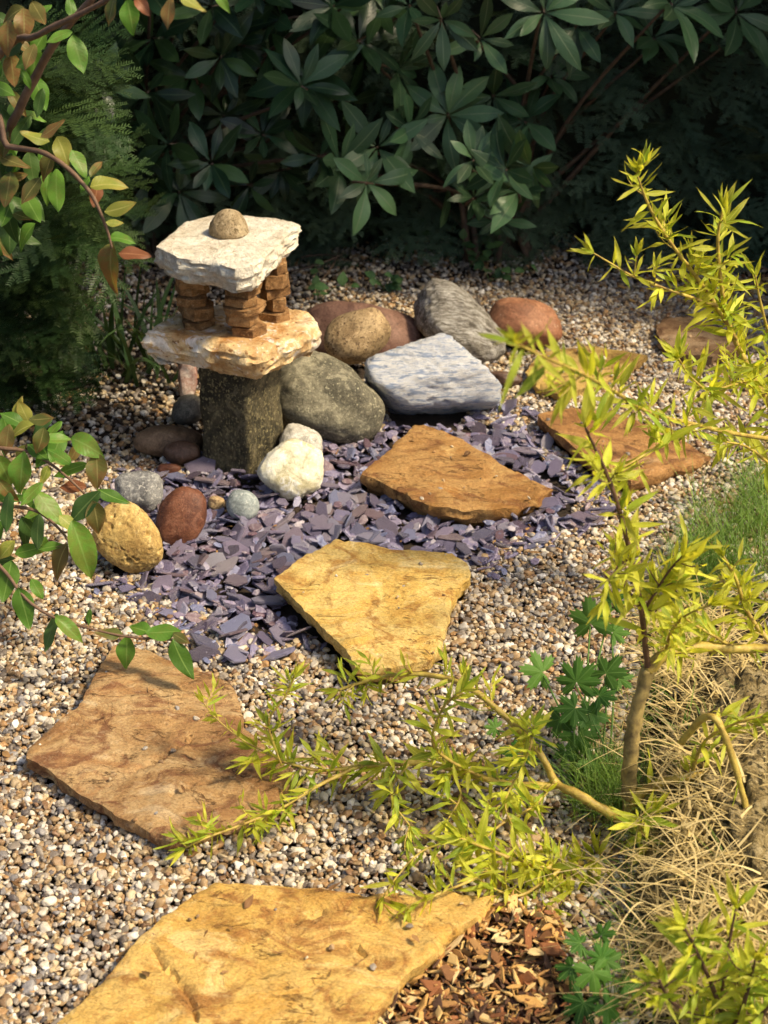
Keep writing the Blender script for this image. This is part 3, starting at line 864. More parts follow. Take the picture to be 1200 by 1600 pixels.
ll.new(named('rot', 'FLOAT_VECTOR'), e2r.inputs[0]); ll.new(e2r.outputs[0], ip.inputs['Rotation'])
ll.new(named('scl', 'FLOAT_VECTOR'), ip.inputs['Scale']); ll.new(named('vid', 'INT'), ip.inputs['Instance Index'])
ll.new(ip.outputs[0], go.inputs[0])
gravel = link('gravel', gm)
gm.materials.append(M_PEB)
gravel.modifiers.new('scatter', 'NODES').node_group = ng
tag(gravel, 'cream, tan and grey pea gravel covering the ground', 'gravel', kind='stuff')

# ------------------------------------------------------------------ slate chips and wood chips
def shard(seed, n_side, aspect, thick):
    rr = random.Random(seed)
    pts = []
    for i in range(n_side):
        t = 2 * math.pi * (i + rr.uniform(-.3, .3)) / n_side
        r = rr.uniform(0.75, 1.0)
        pts.append((math.cos(t) * r, math.sin(t) * r * aspect))
    V, Fa = [], []
    for (k, z, j) in ((0.84, thick, 0.25), (1.0, thick * 0.55, 0.1), (0.98, -thick * 0.5, 0.1), (0.78, -thick, 0.2)):
        for (x, y) in pts:
            V.append((x * k + rr.uniform(-.04, .04), y * k + rr.uniform(-.04, .04) * aspect, z + rr.uniform(-j, j) * thick))
    m = n_side
    for q in range(3):
        for i in range(m):
            Fa.append((q * m + (i + 1) % m, q * m + i, (q + 1) * m + i, (q + 1) * m + (i + 1) % m))
    V.append((rr.uniform(-.2, .2), rr.uniform(-.2, .2) * aspect, thick * 1.15)); tci = len(V) - 1
    for i in range(m):
        Fa.append((i, (i + 1) % m, tci))
    Fa.append(tuple(3 * m + i for i in reversed(range(m))))
    return np.array(V), Fa

M_SLATE = slate_mat()
SH = [shard(100 + i, random.Random(i).choice([5, 6, 6, 7, 8]), random.Random(i + 50).uniform(0.38, 0.75), random.Random(i + 9).uniform(0.07, 0.16)) for i in range(24)]
SH_ME = [mesh_from('slate_chip', v_, f_, M_SLATE, smooth=False) for v_, f_ in SH]

def joined(name, parts, mat, smooth=True, extra_attr=None):
    """parts: (verts, faces, matrix, rnd, luv)"""
    V, Fa, rn, lu = [], [], [], []
    o = 0
    for vv, ff, M, r, uv in parts:
        A = np.array(M)
        w = vv @ A[:3, :3].T + A[:3, 3]
        V.append(w); rn.append(np.full(len(vv), r)); lu.append(uv if uv is not None else np.zeros((len(vv), 3)))
        Fa.extend([[i + o for i in f] for f in ff]); o += len(vv)
    return mesh_from(name, np.concatenate(V), Fa, mat, smooth, {'rnd': np.concatenate(rn), 'luv': np.concatenate(lu)})

def scatter_in(poly, n, rr):
    x0, x1 = min(p[0] for p in poly), max(p[0] for p in poly); y0, y1 = min(p[1] for p in poly), max(p[1] for p in poly)
    out = []
    while len(out) < n:
        x, y = rr.uniform(x0, x1), rr.uniform(y0, y1)
        if inside(poly, x, y): out.append((x, y))
    return out

def covered(x, y, k=0.78, polys=FLAG_IN):
    return any(inside(p, x, y) for p in polys) or any((x - a) ** 2 + (y - b) ** 2 < (r_ * k) ** 2 for a, b, r_ in ROCKS) or (abs(x - AX.x) < 0.055 and abs(y - AX.y) < 0.055)

rr = random.Random(11)
small, big = [], []
for (x, y) in scatter_in(SLATE, 2400, rr):
    if covered(x, y): continue
    s = rr.lognormvariate(math.log(0.0190), 0.52)
    s = min(s, 0.046)
    lift = rr.random() ** 1.6
    M = Matrix.Translation((x, y, terrain(x, y) - 0.002 + 0.017 * lift)) @ Matrix.Rotation(rr.uniform(0, 6.283), 4, 'Z') @ Matrix.Rotation(rr.gauss(0, 0.42), 4, 'X') @ Matrix.Rotation(rr.gauss(0, 0.34), 4, 'Y') @ Matrix.Diagonal((s, s, s * (0.020 / s) ** 0.5, 1))
    big.append((s * (0.6 + lift), rr.randrange(24), M, rr.random()))
# strays on the gravel round the bed
for _ in range(60):
    x, y = rr.choice(SLATE); x += rr.gauss(0, 0.03); y += rr.gauss(0, 0.03)
    if covered(x, y): continue
    s = rr.uniform(0.008, 0.016)
    M = Matrix.Translation((x, y, terrain(x, y) + 0.008)) @ Matrix.Rotation(rr.uniform(0, 6.283), 4, 'Z') @ Matrix.Rotation(rr.gauss(0, 0.2), 4, 'X') @ Matrix.Diagonal((s, s, s, 1))
    big.append((s * 0.6, rr.randrange(24), M, rr.random()))
LANDMARKS = [(457, 800, 'just below the cream white rock'), (379, 830, 'below the small blue grey cobble'), (282, 870, 'below the dark red brown cobble'), (330, 745, 'at the foot of the lantern post'),
             (220, 925, 'below the pitted yellow boulder'), (400, 980, 'left of the yellow ochre flagstone'), (540, 720, 'left of the rusty orange flagstone'), (600, 830, 'between the yellow and rusty orange flagstones'),
             (700, 650, 'below the quartzite boulder'), (850, 700, 'between the rusty orange and dark brown flagstones'), (900, 800, 'below the dark brown flagstone'), (790, 850, 'right of the yellow ochre flagstone')]
big.sort(key=lambda q: -q[0])
for s, k, M, r in big[:300]:
    o = link('slate_chip', SH_ME[k], None, M)
    lm = min(LANDMARKS, key=lambda q: (Vector(M.translation[:2]) - Vector(G(q[0], q[1])[:2])).length)
    tag(o, 'larger thin purple grey slate chip ' + lm[2], 'slate chip', 'loose slate chips')
o = link('slate_chippings', joined('slate_chippings', [(SH[k][0], SH[k][1], M, r, None) for s, k, M, r in big[300:]], M_SLATE, False))
tag(o, 'bed of smaller purple grey slate chippings around the lantern', 'slate', kind='stuff')

def wood_mat():
    m, nt, b = new_mat('wood_chip')
    r = random_value(nt)
    col = ramp(nt, r, [(0.0, (0.60, 0.34, 0.10)), (0.2, (0.74, 0.50, 0.19)), (0.36, (0.24, 0.105, 0.035)), (0.5, (0.46, 0.24, 0.075)), (0.62, (0.74, 0.55, 0.27)), (0.72, (0.09, 0.04, 0.02)), (0.88, (0.30, 0.11, 0.035))], 'CONSTANT')
    vec = mapped(nt, (1, 6, 1))
    n1 = noise_tex(nt, vec, 60, 5, 0.65)
    col = mix(nt, 0.5, col, ramp(nt, n1, [(0.3, 0.4), (0.7, 1.0)]), 'MULTIPLY')
    nt.links.new(col, b.inputs['Base Color'])
    b.inputs['Roughness'].default_value = 0.75
    bump(nt, b, n1, 0.4, 0.003)
    return m

M_WOOD = wood_mat()
WS = [shard(300 + i, random.Random(i).choice([4, 5, 5, 6]), random.Random(i + 50).uniform(0.14, 0.5), random.Random(i + 9).uniform(0.05, 0.11)) for i in range(14)]
WS_ME = [mesh_from('wood_chip', v_, f_, M_WOOD, smooth=False) for v_, f_ in WS]
wl = []
for (x, y) in scatter_in(CHIPS, 1500, rr):
    if covered(x, y): continue
    s = min(0.026, rr.lognormvariate(math.log(0.0100), 0.50)); lift = rr.random()
    M = Matrix.Translation((x, y, terrain(x, y) - 0.003 + 0.024 * lift)) @ Matrix.Rotation(rr.uniform(0, 6.283), 4, 'Z') @ Matrix.Rotation(rr.gauss(0, 0.55), 4, 'X') @ Matrix.Rotation(rr.gauss(0, 0.5), 4, 'Y') @ Matrix.Diagonal((s, s, s, 1))
    wl.append((s * (0.6 + lift), rr.randrange(14), M, rr.random()))
wl.sort(key=lambda q: -q[0])
for s, k, M, r in wl[:150]:
    lm = min([(640, 1570, 'along the golden flagstone edge'), (775, 1445, 'just below the pointed flagstone tip'), (860, 1490, 'beside the dark lobed leaved plant'), (770, 1560, 'at the bottom edge of the picture')],
             key=lambda q: (Vector(M.translation[:2]) - Vector(G(q[0], q[1])[:2])).length)
    tag(link('wood_chip', WS_ME[k], None, M), 'larger orange brown wood chip ' + lm[2], 'wood chip', 'loose wood chips')
tag(link('wood_mulch', joined('wood_mulch', [(WS[k][0], WS[k][1], M, r, None) for s, k, M, r in wl[150:]], M_WOOD, False)),
    'orange and brown shredded wood mulch beside the golden flagstone', 'mulch', kind='stuff')
bl = []
for _ in range(700):
    p = G(rr.uniform(960, 1330), rr.triangular(425, 500, 445))
    if rr.random() > 0.25 + (p.x - 0.75) * 1.4: continue
    s = rr.uniform(0.007, 0.02)
    M = Matrix.Translation((p.x, p.y, terrain(p.x, p.y) + 0.012)) @ Matrix.Rotation(rr.uniform(0, 6.283), 4, 'Z') @ Matrix.Rotation(rr.gauss(0, 0.4), 4, 'X') @ Matrix.Diagonal((s, s, s, 1))
    k = rr.randrange(14)
    bl.append((WS[k][0], WS[k][1], M, rr.random(), None))
tag(link('bark_litter', joined('bark_litter', bl, M_WOOD, False)), 'scattered orange bark litter along the foot of the far hedge', 'bark', kind='stuff')

# ------------------------------------------------------------------ leaves and stems
def leaf_tpl(wid, seg=7, belly=0.45, fold=0.25, droop=0.25, wave=0.0, tip=1.0, twist=0.0, seed=0, pinch=1.0):
    """leaf of unit length along +Y, face up +Z; wid = greatest half-width"""
    rr_ = random.Random(seed)
    V, Fa, UV = [], [], []
    cols = (-1, -0.5, 0, 0.5, 1)
    for i in range(seg + 1):
        t = i / seg
        # outline: sine warped so that the belly sits at 'belly'
        k = t ** (math.log(0.5) / math.log(belly))
        w = wid * max(0.0, math.sin(math.pi * k)) ** pinch
        if i == 0: w = wid * 0.05
        if i == seg: w = 0.0
        z0 = -droop * t * t
        for c_ in cols:
            x = c_ * w
            z = z0 + fold * abs(c_) * w - 0.12 * w * c_ * c_ + wave * wid * math.sin(t * 9 + c_ * 2 + seed) * abs(c_)
            y = t * (1 - 0.12 * droop * t)
            x += twist * t * t * 0.3
            V.append((x, y, z)); UV.append((c_, t, 0))
    nc = len(cols)
    for i in range(seg):
        for j in range(nc - 1):
            a = i * nc + j
            if i == seg - 1:
                Fa.append((a, a + 1, a + nc + 1))
            else:
                Fa.append((a, a + 1, a + nc + 1, a + nc))
    return np.array(V), Fa, np.array(UV, float)

def palmate_tpl(seed=0, lobes=7, deep=0.55):
    """lobed, toothed leaf of unit radius, stalk end at the origin, face up +Z"""
    rr_ = random.Random(seed)
    ring = []
    n_ = lobes * 10
    for i in range(n_ + 1):
        t = i / n_
        ang = R(-20 + 40 * 0) + (t - 0.5) * R(300)
        ph = (t * lobes) % 1.0
        lob = 1 - abs(2 * ph - 1)
        r = (1 - deep) + deep * lob ** 0.55
        r *= 0.72 + 0.28 * math.cos(ang * 0.55)
        if i % 2: r *= 0.80
        ring.append((math.sin(ang) * r, math.cos(ang) * r + 0.15, ang, r))
    V = [(0, 0.15, 0.0)]; UV = [(0, 0, 0)]; Fa = []
    for f_ in (0.5, 1.0):
        for i, (x, y, ang, r) in enumerate(ring):
            t = i / n_; ph = (t * lobes) % 1.0
            zz_ = (0.05 * (1 - abs(2 * ph - 1)) - 0.025) * f_ - 0.15 * f_ * f_ * r
            V.append((x * f_, 0.15 + (y - 0.15) * f_, zz_))
            UV.append((2 * ph - 1, f_ * 0.8, 0))
    m = n_ + 1
    for i in range(n_):
        Fa.append((0, 2 + i, 1 + i))
        Fa.append((1 + i, 2 + i, 1 + m + i + 1, 1 + m + i))
    Fa = [tuple(reversed(f)) for f in Fa]
    return np.array(V), Fa, np.array(UV, float)

def tpl_mesh(name, tpl, mat):
    return mesh_from(name, tpl[0], tpl[1], mat, True, {'luv': tpl[2]})

def catmull(pts, rad, step=5):
    out, ro = [], []
    n_ = len(pts)
    for i in range(n_ - 1):
        p0, p1, p2, p3 = pts[max(0, i - 1)], pts[i], pts[i + 1], pts[min(n_ - 1, i + 2)]
        for k in range(step):
            t = k / step
            out.append(0.5 * ((2 * p1) + (p2 - p0) * t + (2 * p0 - 5 * p1 + 4 * p2 - p3) * t * t + (3 * p1 - p0 - 3 * p2 + p3) * t ** 3))
            ro.append(rad[i] + (rad[i + 1] - rad[i]) * t)
    out.append(pts[-1]); ro.append(rad[-1])
    return out, ro

def tube(pts, rad, sides=7, rough=0.0, seed=0):
    V, Fa = [], []
    ref = Vector((0.31, 0.2, 0.93))
    for i, p in enumerate(pts):
        t = (pts[min(i + 1, len(pts) - 1)] - pts[max(i - 1, 0)]).normalized()
        a = t.cross(ref)
        if a.length < 1e-3: a = t.cross(Vector((1, 0, 0)))
        a.normalize(); b = t.cross(a)
        for k in range(sides):
            an = 2 * math.pi * k / sides
            r = rad[i]
            if rough: r *= 1 + rough * noise.noise(p * 60 + Vector((an, seed, 0)))
            q = p + (a * math.cos(an) + b * math.sin(an)) * r
            V.append(q[:])
    for i in range(len(pts) - 1):
        for k in range(sides):
            Fa.append((i * sides + k, i * sides + (k + 1) % sides, (i + 1) * sides + (k + 1) % sides, (i + 1) * sides + k))
    Fa.append(tuple(reversed(range(sides))))
    Fa.append(tuple((len(pts) - 1) * sides + k for k in range(sides)))
    return np.array(V), Fa

def stem(name, parent, pts, rad, mat, sides=7, rough=0.25, step=5, seed=0):
    q, r = catmull(pts, rad, step)
    v_, f_ = tube(q, r, sides, rough, seed)
    v_ = v_ - np.array(parent.location)
    o = bpy.data.objects.new(name, mesh_from(name, v_, f_, mat))
    C.objects.link(o); o.parent = parent
    return q, r, o

def rvec(rr_):
    return Vector((rr_.gauss(0, 1), rr_.gauss(0, 1), rr_.gauss(0, 1))).normalized()

def imgdir(deg, tow=0.0):
    """a direction as seen in the photograph: 0 = right, 90 = up; tow = lean towards the viewer"""
    return (RT * math.cos(R(deg)) + UP * math.sin(R(deg)) - FW * tow).normalized()

# ---- far hedge of dark conifer
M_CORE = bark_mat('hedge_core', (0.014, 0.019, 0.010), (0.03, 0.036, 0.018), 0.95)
M_BARK = bark_mat('brown_bark', (0.07, 0.045, 0.03), (0.13, 0.085, 0.055))
M_YEW = leaf_mat('yew_needle', (0.022, 0.050, 0.016), (0.050, 0.086, 0.024), (0.05, 0.09, 0.03), 0.12, 0.45, None, 0.35)
M_CON = leaf_mat('conifer_needle', (0.09, 0.15, 0.09), (0.14, 0.20, 0.115), (0.04, 0.07, 0.03), 0.12, 0.5, None, 0.35)

def spray_tpl(seed, length=0.17, sides=9, needle=0.014, mat_w=0.0017):
    """a flat feathery shoot: main twig with side twigs, all set with two rows of needles"""
    rr_ = random.Random(seed)
    V, Fa, UV = [], [], []
    def quad(a, b, w, nrm):
        s = (b - a).cross(nrm)
        if s.length < 1e-6: return
        s = s.normalized() * w
        i = len(V)
        mid = a.lerp(b, 0.45)
        V.extend([a - s * 0.5, a + s * 0.5, mid + s, b, mid - s])
        UV.extend([(0.5, 0, 0), (0.5, 0, 0), (0.8, .5, 0), (0.5, 1, 0), (0.8, .5, 0)])
        Fa.append((i, i + 1, i + 2, i + 3, i + 4))
    def twig(p0, d, ln, nrm):
        k = max(4, int(ln / 0.0052))
        for i in range(k):
            t = i / k
            p = p0 + d * ln * t + Vector((0, 0, -0.10 * ln * t * t))
            side = d.cross(nrm).normalized()
            for sg in (-1, 1):
                dd = (d * 0.62 + side * sg + nrm * rr_.uniform(-.1, .35)).normalized()
                quad(p, p + dd * needle * (1 - 0.35 * t) * rr_.uniform(.8, 1.1), mat_w, nrm)
        quad(p0, p0 + d * ln + Vector((0, 0, -0.10 * ln)), 0.0010, nrm)
    nrm = Vector((0, 0, 1))
    main = Vector((0, 1, 0))
    twig(Vector((0, 0, 0)), main, length, nrm)
    for i in range(sides):
        t = 0.08 + 0.80 * i / sides
        sg = 1 if i % 2 else -1
        d = (main * 0.75 + Vector((sg * rr_.uniform(.6, .95), 0, rr_.uniform(-.15, .15)))).normalized()
        twig(main * length * t + Vector((0, 0, -0.10 * length * t * t)), d, length * rr_.uniform(.32, .5) * (1.1 - t * 0.7), nrm)
    return np.array([q[:] for q in V]), Fa, np.array(UV, float)

SPR = [spray_tpl(s) for s in range(5)]
SPR_YEW = [tpl_mesh('yew_shoot', t, M_YEW) for t in SPR]
SPR_CON = [tpl_mesh('conifer_shoot', t, M_CON) for t in SPR]

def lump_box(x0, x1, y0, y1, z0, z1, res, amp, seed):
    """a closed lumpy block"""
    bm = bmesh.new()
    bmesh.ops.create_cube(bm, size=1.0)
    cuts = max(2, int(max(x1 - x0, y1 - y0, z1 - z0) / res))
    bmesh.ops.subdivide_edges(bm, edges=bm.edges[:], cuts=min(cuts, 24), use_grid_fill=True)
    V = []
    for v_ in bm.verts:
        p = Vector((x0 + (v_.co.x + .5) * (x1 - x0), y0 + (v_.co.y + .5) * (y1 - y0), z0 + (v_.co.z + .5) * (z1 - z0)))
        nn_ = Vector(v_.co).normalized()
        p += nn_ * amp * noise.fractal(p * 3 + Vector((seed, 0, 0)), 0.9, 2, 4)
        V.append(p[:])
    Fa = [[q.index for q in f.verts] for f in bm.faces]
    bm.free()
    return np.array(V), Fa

def hedge(name, label, x0, x1, y0, y1, zt, n_shoot, n_fill, meshes, fill_mat, seed, scl=(0.9, 1.5)):
    rr_ = random.Random(seed)
    h = empty(name, ((x0 + x1) / 2, y0, 0), label, 'hedge')
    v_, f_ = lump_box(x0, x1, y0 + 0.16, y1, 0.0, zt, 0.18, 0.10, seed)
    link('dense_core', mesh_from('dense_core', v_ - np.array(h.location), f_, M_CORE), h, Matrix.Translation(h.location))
    def pick(vis):
        x = rr_.uniform(x0, x1) if not vis else rr_.uniform(max(x0, -1.3), min(x1, 1.45))
        z = rr_.uniform(0.02, 0.95) if vis else rr_.uniform(0.0, zt)
        y = y0 + rr_.uniform(0.0, 0.2) + 0.05 * noise.noise(Vector((x * 3, z * 3, seed)))
        d = Vector((rr_.gauss(0, .55), -0.8, rr_.gauss(-0.25, .4))).normalized()
        nrm = Vector((rr_.gauss(0, .3), -0.5, 1)).normalized()
        s = rr_.uniform(*scl)
        return basis(Vector((x, y, z)) , d, nrm, s)
    for i in range(n_shoot):
        link('shoot', meshes[i % 5], h, pick(True))
    parts = []
    for i in range(n_fill):
        t = SPR[i % 5]
        parts.append((t[0], t[1], pick(i % 5 < 2), rr_.random(), t[2]))
    me_ = joined('foliage', parts, fill_mat)
    o_ = link('foliage', me_, h, None)
    o_.matrix_basis = Matrix.Translation(-Vector(h.location))
    o_['kind'] = 'stuff'
    return h

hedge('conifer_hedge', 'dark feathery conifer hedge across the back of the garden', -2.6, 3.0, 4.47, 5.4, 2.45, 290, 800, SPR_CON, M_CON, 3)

hedge('conifer_hedge', 'tall added conifer hedge, unseen on the right, shading the back of the garden', 1.55, 2.5, 3.72, 6.2, 2.75, 0, 260, SPR_CON, M_CON, 4)  # added out of view to shade the back planting

# ---- yew at the left
def yew():
    rr_ = random.Random(21)
    base = G(-120, 610)
    y_ = empty('yew_shrub', (-1.32, 3.75, 0), 'dark green needled yew bush at the left edge behind the lantern', 'shrub')
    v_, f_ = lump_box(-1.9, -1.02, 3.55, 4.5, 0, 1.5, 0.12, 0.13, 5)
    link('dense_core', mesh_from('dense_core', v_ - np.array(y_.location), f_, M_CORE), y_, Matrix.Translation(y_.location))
    for k in range(4):
        p = Vector((-1.3 + 0.1 * k, 3.7, 0)); stem('branch', y_, [p, p + Vector((0.05, -0.08, .4)), p + Vector((0.12, -0.2, .9))], [0.018, 0.012, 0.005], M_BARK)
    spots = []
    for i in range(300):
        px, py = rr_.uniform(-60, 135), rr_.uniform(60, 615)
        if py > 400: px = rr_.uniform(-60, 62)
        if py < 250 and px > 120: px -= 60
        edge = 60 + 80 * noise.noise(Vector((py * 0.01, 0, 0)))
        Y = rr_.uniform(3.18, 3.55)
        spots.append(P(px, py, Y))
    for px, py, Y in [(150, 250, 3.1), (135, 345, 3.05), (160, 330, 3.1), (118, 180, 3.1), (100, 140, 3.1), (110, 300, 3.1)]:
        spots.append(P(px - 60, py, Y))
    for i, p in enumerate(spots[-300:]):
        d = Vector((rr_.gauss(0.75, .35), rr_.gauss(-0.45, .3), rr_.gauss(0.12, .3))).normalized()
        nrm = Vector((rr_.gauss(0, .25), -0.35, 1))
        link('shoot', SPR_YEW[i % 5], y_, basis(p, d, nrm, rr_.uniform(0.75, 1.25)))
    parts = []
    for i in range(350):
        p = Vector((rr_.uniform(-1.9, -0.98), rr_.uniform(3.3, 4.5), rr_.uniform(0.0, 1.6)))
        t = SPR[i % 5]
        parts.append((t[0], t[1], basis(p, (rr_.gauss(.6, .5), rr_.gauss(-.5, .5), rr_.gauss(.2, .4)), (rr_.gauss(0, .3), 0, 1), rr_.uniform(.9, 1.5)), rr_.random(), t[2]))
    o_ = link('foliage', joined('foliage', parts, M_YEW), y_); o_.matrix_basis = Matrix.Translation(-Vector(y_.location)); o_['kind'] = 'stuff'
yew()

# ---- rhododendrons
M_RHO = leaf_mat('rhododendron_leaf', (0.016, 0.052, 0.026), (0.050, 0.100, 0.030), (0.08, 0.13, 0.06), 0.15, 0.34, None, 0.5, None, 0.45)
M_RHO_LIT = leaf_mat('lit_rhododendron_leaf', (0.05, 0.115, 0.05), (0.085, 0.165, 0.07), (0.16, 0.22, 0.12), 0.22, 0.38, None, 0.45, None, 0.4)  # lighter leaf colour stands in for bright light on this bush
RHO = [leaf_tpl(0.145 + 0.016 * (i % 3), 8, 0.54 + .03 * (i % 2), 0.10 + .1 * (i % 3), 0.05 + 0.14 * (i % 4), 0.10, seed=i, twist=.3 * ((i % 3) - 1)) for i in range(6)]
RHO_A = [tpl_mesh('rhododendron_leaf', t, M_RHO) for t in RHO]
RHO_B = [tpl_mesh('lit_rhododendron_leaf', t, M_RHO_LIT) for t in RHO]

def whorl(bush, tip, axis, n_, ln, meshes, rr_, spread=1.25, droop=0.0):
    axis = axis.normalized()
    a = axis.cross(Vector((0.2, 0.1, 0.97))).normalized(); b = axis.cross(a)
    ph = rr_.uniform(0, 6.28)
    out = []
    for k in range(n_):
        t = ph + 2 * math.pi * k / n_ + rr_.uniform(-.3, .3)
        rad = a * math.cos(t) + b * math.sin(t)
        an = spread * rr_.uniform(0.72, 1.12)
        d = axis * math.cos(an) + rad * math.sin(an) + Vector((0, 0, -droop * rr_.uniform(.5, 1.2)))
        nrm = axis * math.sin(an) - rad * math.cos(an)
        out.append((rr_.randrange(6), basis(tip + d.normalized() * 0.008, d, nrm + rvec(rr_) * .22, ln * rr_.choice([.55, .75, .85, .95, 1.0, 1.1, 1.15]))))
    return out

def rhododendron(name, label, base, tips, meshes, seed, fill_n, fill_box, lnr=(0.10, 0.155), nleaf=(6, 9)):
    rr_ = random.Random(seed)
    bush = empty(name, base, label, 'shrub')
    leaves = []
    for (px, py, Y) in tips:
        tip = P(px, py, Y + 0.16)
        ax = Vector((rr_.gauss(0, .55), -0.75, rr_.uniform(-.1, 1.1)))
        new = whorl(bush, tip, ax, rr_.randint(*nleaf), rr_.uniform(*lnr), meshes, rr_, rr_.uniform(1.0, 1.4), rr_.uniform(0.0, .35))
        mid = tip.lerp(base, 0.55) + Vector((rr_.gauss(0, .05), .08, .06))
        _q, _r, bo = stem('branch', bush, [base + Vector((rr_.gauss(0, .06), rr_.gauss(0, .04), 0.0)), mid, tip - ax.normalized() * 0.05, tip], [0.012, 0.007, 0.004, 0.003], M_BARK, 6)
        leaves += [(k, M, bo) for k, M in new]
    for k, M, bo in leaves[:300]:
        o_ = link('leaf', meshes[k], None, Matrix.Translation(-Vector(bush.location)) @ M)
        o_.parent = bo
    parts = [(RHO[k][0], RHO[k][1], M, rr_.random(), RHO[k][2]) for k, M, bo in leaves[300:]]
    x0, x1, y0, y1, z0, z1 = fill_box
    for _ in range(fill_n):
        tip = Vector((rr_.uniform(x0, x1), rr_.uniform(y0, y1), rr_.uniform(z0, z1)))
        for k, M in whorl(bush, tip, Vector((rr_.gauss(0, .5), -0.5, rr_.uniform(.2, 1))), rr_.randint(6, 8), rr_.uniform(*lnr), meshes, rr_):
            parts.append((RHO[k][0], RHO[k][1], M, rr_.random(), RHO[k][2]))
    o_ = link('foliage', joined('foliage', parts, meshes[0].materials[0]), bush)
    o_.matrix_basis = Matrix.Translation(-Vector(bush.location)); o_['kind'] = 'stuff'

rt = random.Random(5)
tips1 = [(160, 130, 4.05), (165, 90, 4.15), (230, 145, 4.1), (265, 225, 4.0), (330, 255, 3.95), (345, 90, 4.1), (370, 70, 4.15), (410, 210, 4.1), (300, 120, 4.2), (480, 120, 4.05), (470, 135, 3.95), (500, 245, 4.0),
         (560, 65, 4.1), (440, 30, 4.1), (420, 80, 4.2), (240, 60, 4.2), (330, 10, 4.1), (190, 200, 4.2), (280, 300, 4.15), (390, 290, 4.1), (230, 280, 4.25), (540, 160, 4.25), (350, 180, 4.25), (460, 190, 4.3),
         (150, 30, 4.2), (400, -10, 4.1), (520, 10, 4.1), (270, 0, 4.2), (440, 265, 4.25), (180, 300, 4.4), (500, 60, 4.4), (310, 330, 4.35), (130, 240, 4.35), (580, 120, 4.4), (220, -30, 4.1), (600, 20, 4.2)]
rhododendron('rhododendron', 'dark green rhododendron bush behind the stone lantern', Vector((-0.75, 4.55, 0)), tips1, RHO_A, 31, 330, (-1.7, 0.15, 4.05, 5.0, 0.98, 2.0))
tips2 = [(572, 285, 3.92), (590, 230, 4.05), (530, 255, 4.0), (640, 200, 4.1), (740, 250, 4.0), (790, 265, 3.95), (810, 300, 3.98), (700, 180, 4.15), (830, 260, 4.0), (690, 30, 4.0), (640, 10, 4.05), (750, 60, 4.1), (850, 20, 4.0),
         (900, 40, 4.1), (960, 20, 4.1), (1050, 10, 4.0), (1020, 60, 4.2), (770, 150, 4.2), (860, 120, 4.25), (620, 110, 4.2), (740, 310, 4.1), (780, 345, 4.1), (1150, 20, 4.1), (1120, 70, 4.2), (700, 290, 4.25), (820, 190, 4.2)]
rhododendron('rhododendron', 'rhododendron bush behind the round boulders, leaves coloured paler as if lit', Vector((0.35, 4.5, 0)), tips2, RHO_B, 32, 70, (-0.1, 1.0, 4.4, 4.8, 0.9, 1.7))

# ---- strap leaved clump left of the lantern
M_STRAP = leaf_mat('strap_leaf', (0.045, 0.10, 0.035), (0.085, 0.15, 0.05), (0.10, 0.17, 0.06), 0.2, 0.4, None, 0.35)
def strap():
    rr_ = random.Random(8)
    base = G(185, 592)
    cl = empty('daylily_clump', base, 'clump of long arching strap leaves between the yew and the lantern', 'plant')
    for k in range(64):
        b = base + Vector((rr_.gauss(-0.02, .085), rr_.gauss(0.05, .06), 0))
        an = rr_.uniform(0, 6.28); ln = rr_.uniform(.17, .36); lean = rr_.uniform(.1, .8)
        d = Vector((math.cos(an) * lean, math.sin(an) * lean * .7 - .1, 1)).normalized()
        V, Fa, UV = [], [], []
        w = rr_.uniform(.004, .008)
        side = d.cross(Vector((math.cos(an), math.sin(an), 0.05))).normalized()
        for i in range(9):
            t = i / 8
            p = b + d * ln * t + Vector((math.cos(an), math.sin(an), 0)) * ln * .45 * lean * t * t - Vector((0, 0, 1)) * ln * .55 * lean * t ** 3
            ww = w * (1 - t ** 3) + 0.0004
            for c_ in (-1, 0, 1):
                V.append((p + side * ww * c_ + Vector((0, 0, .25 * ww * abs(c_))))[:]); UV.append((c_, t, 0))
        for i in range(8):
            for j in range(2):
                a = i * 3 + j; Fa.append((a, a + 1, a + 4, a + 3))
        me_ = mesh_from('blade', np.array(V) - np.array(base), Fa, M_STRAP, True, {'luv': np.array(UV, float)})
        link('blade', me_, cl, Matrix.Translation(base))
strap()

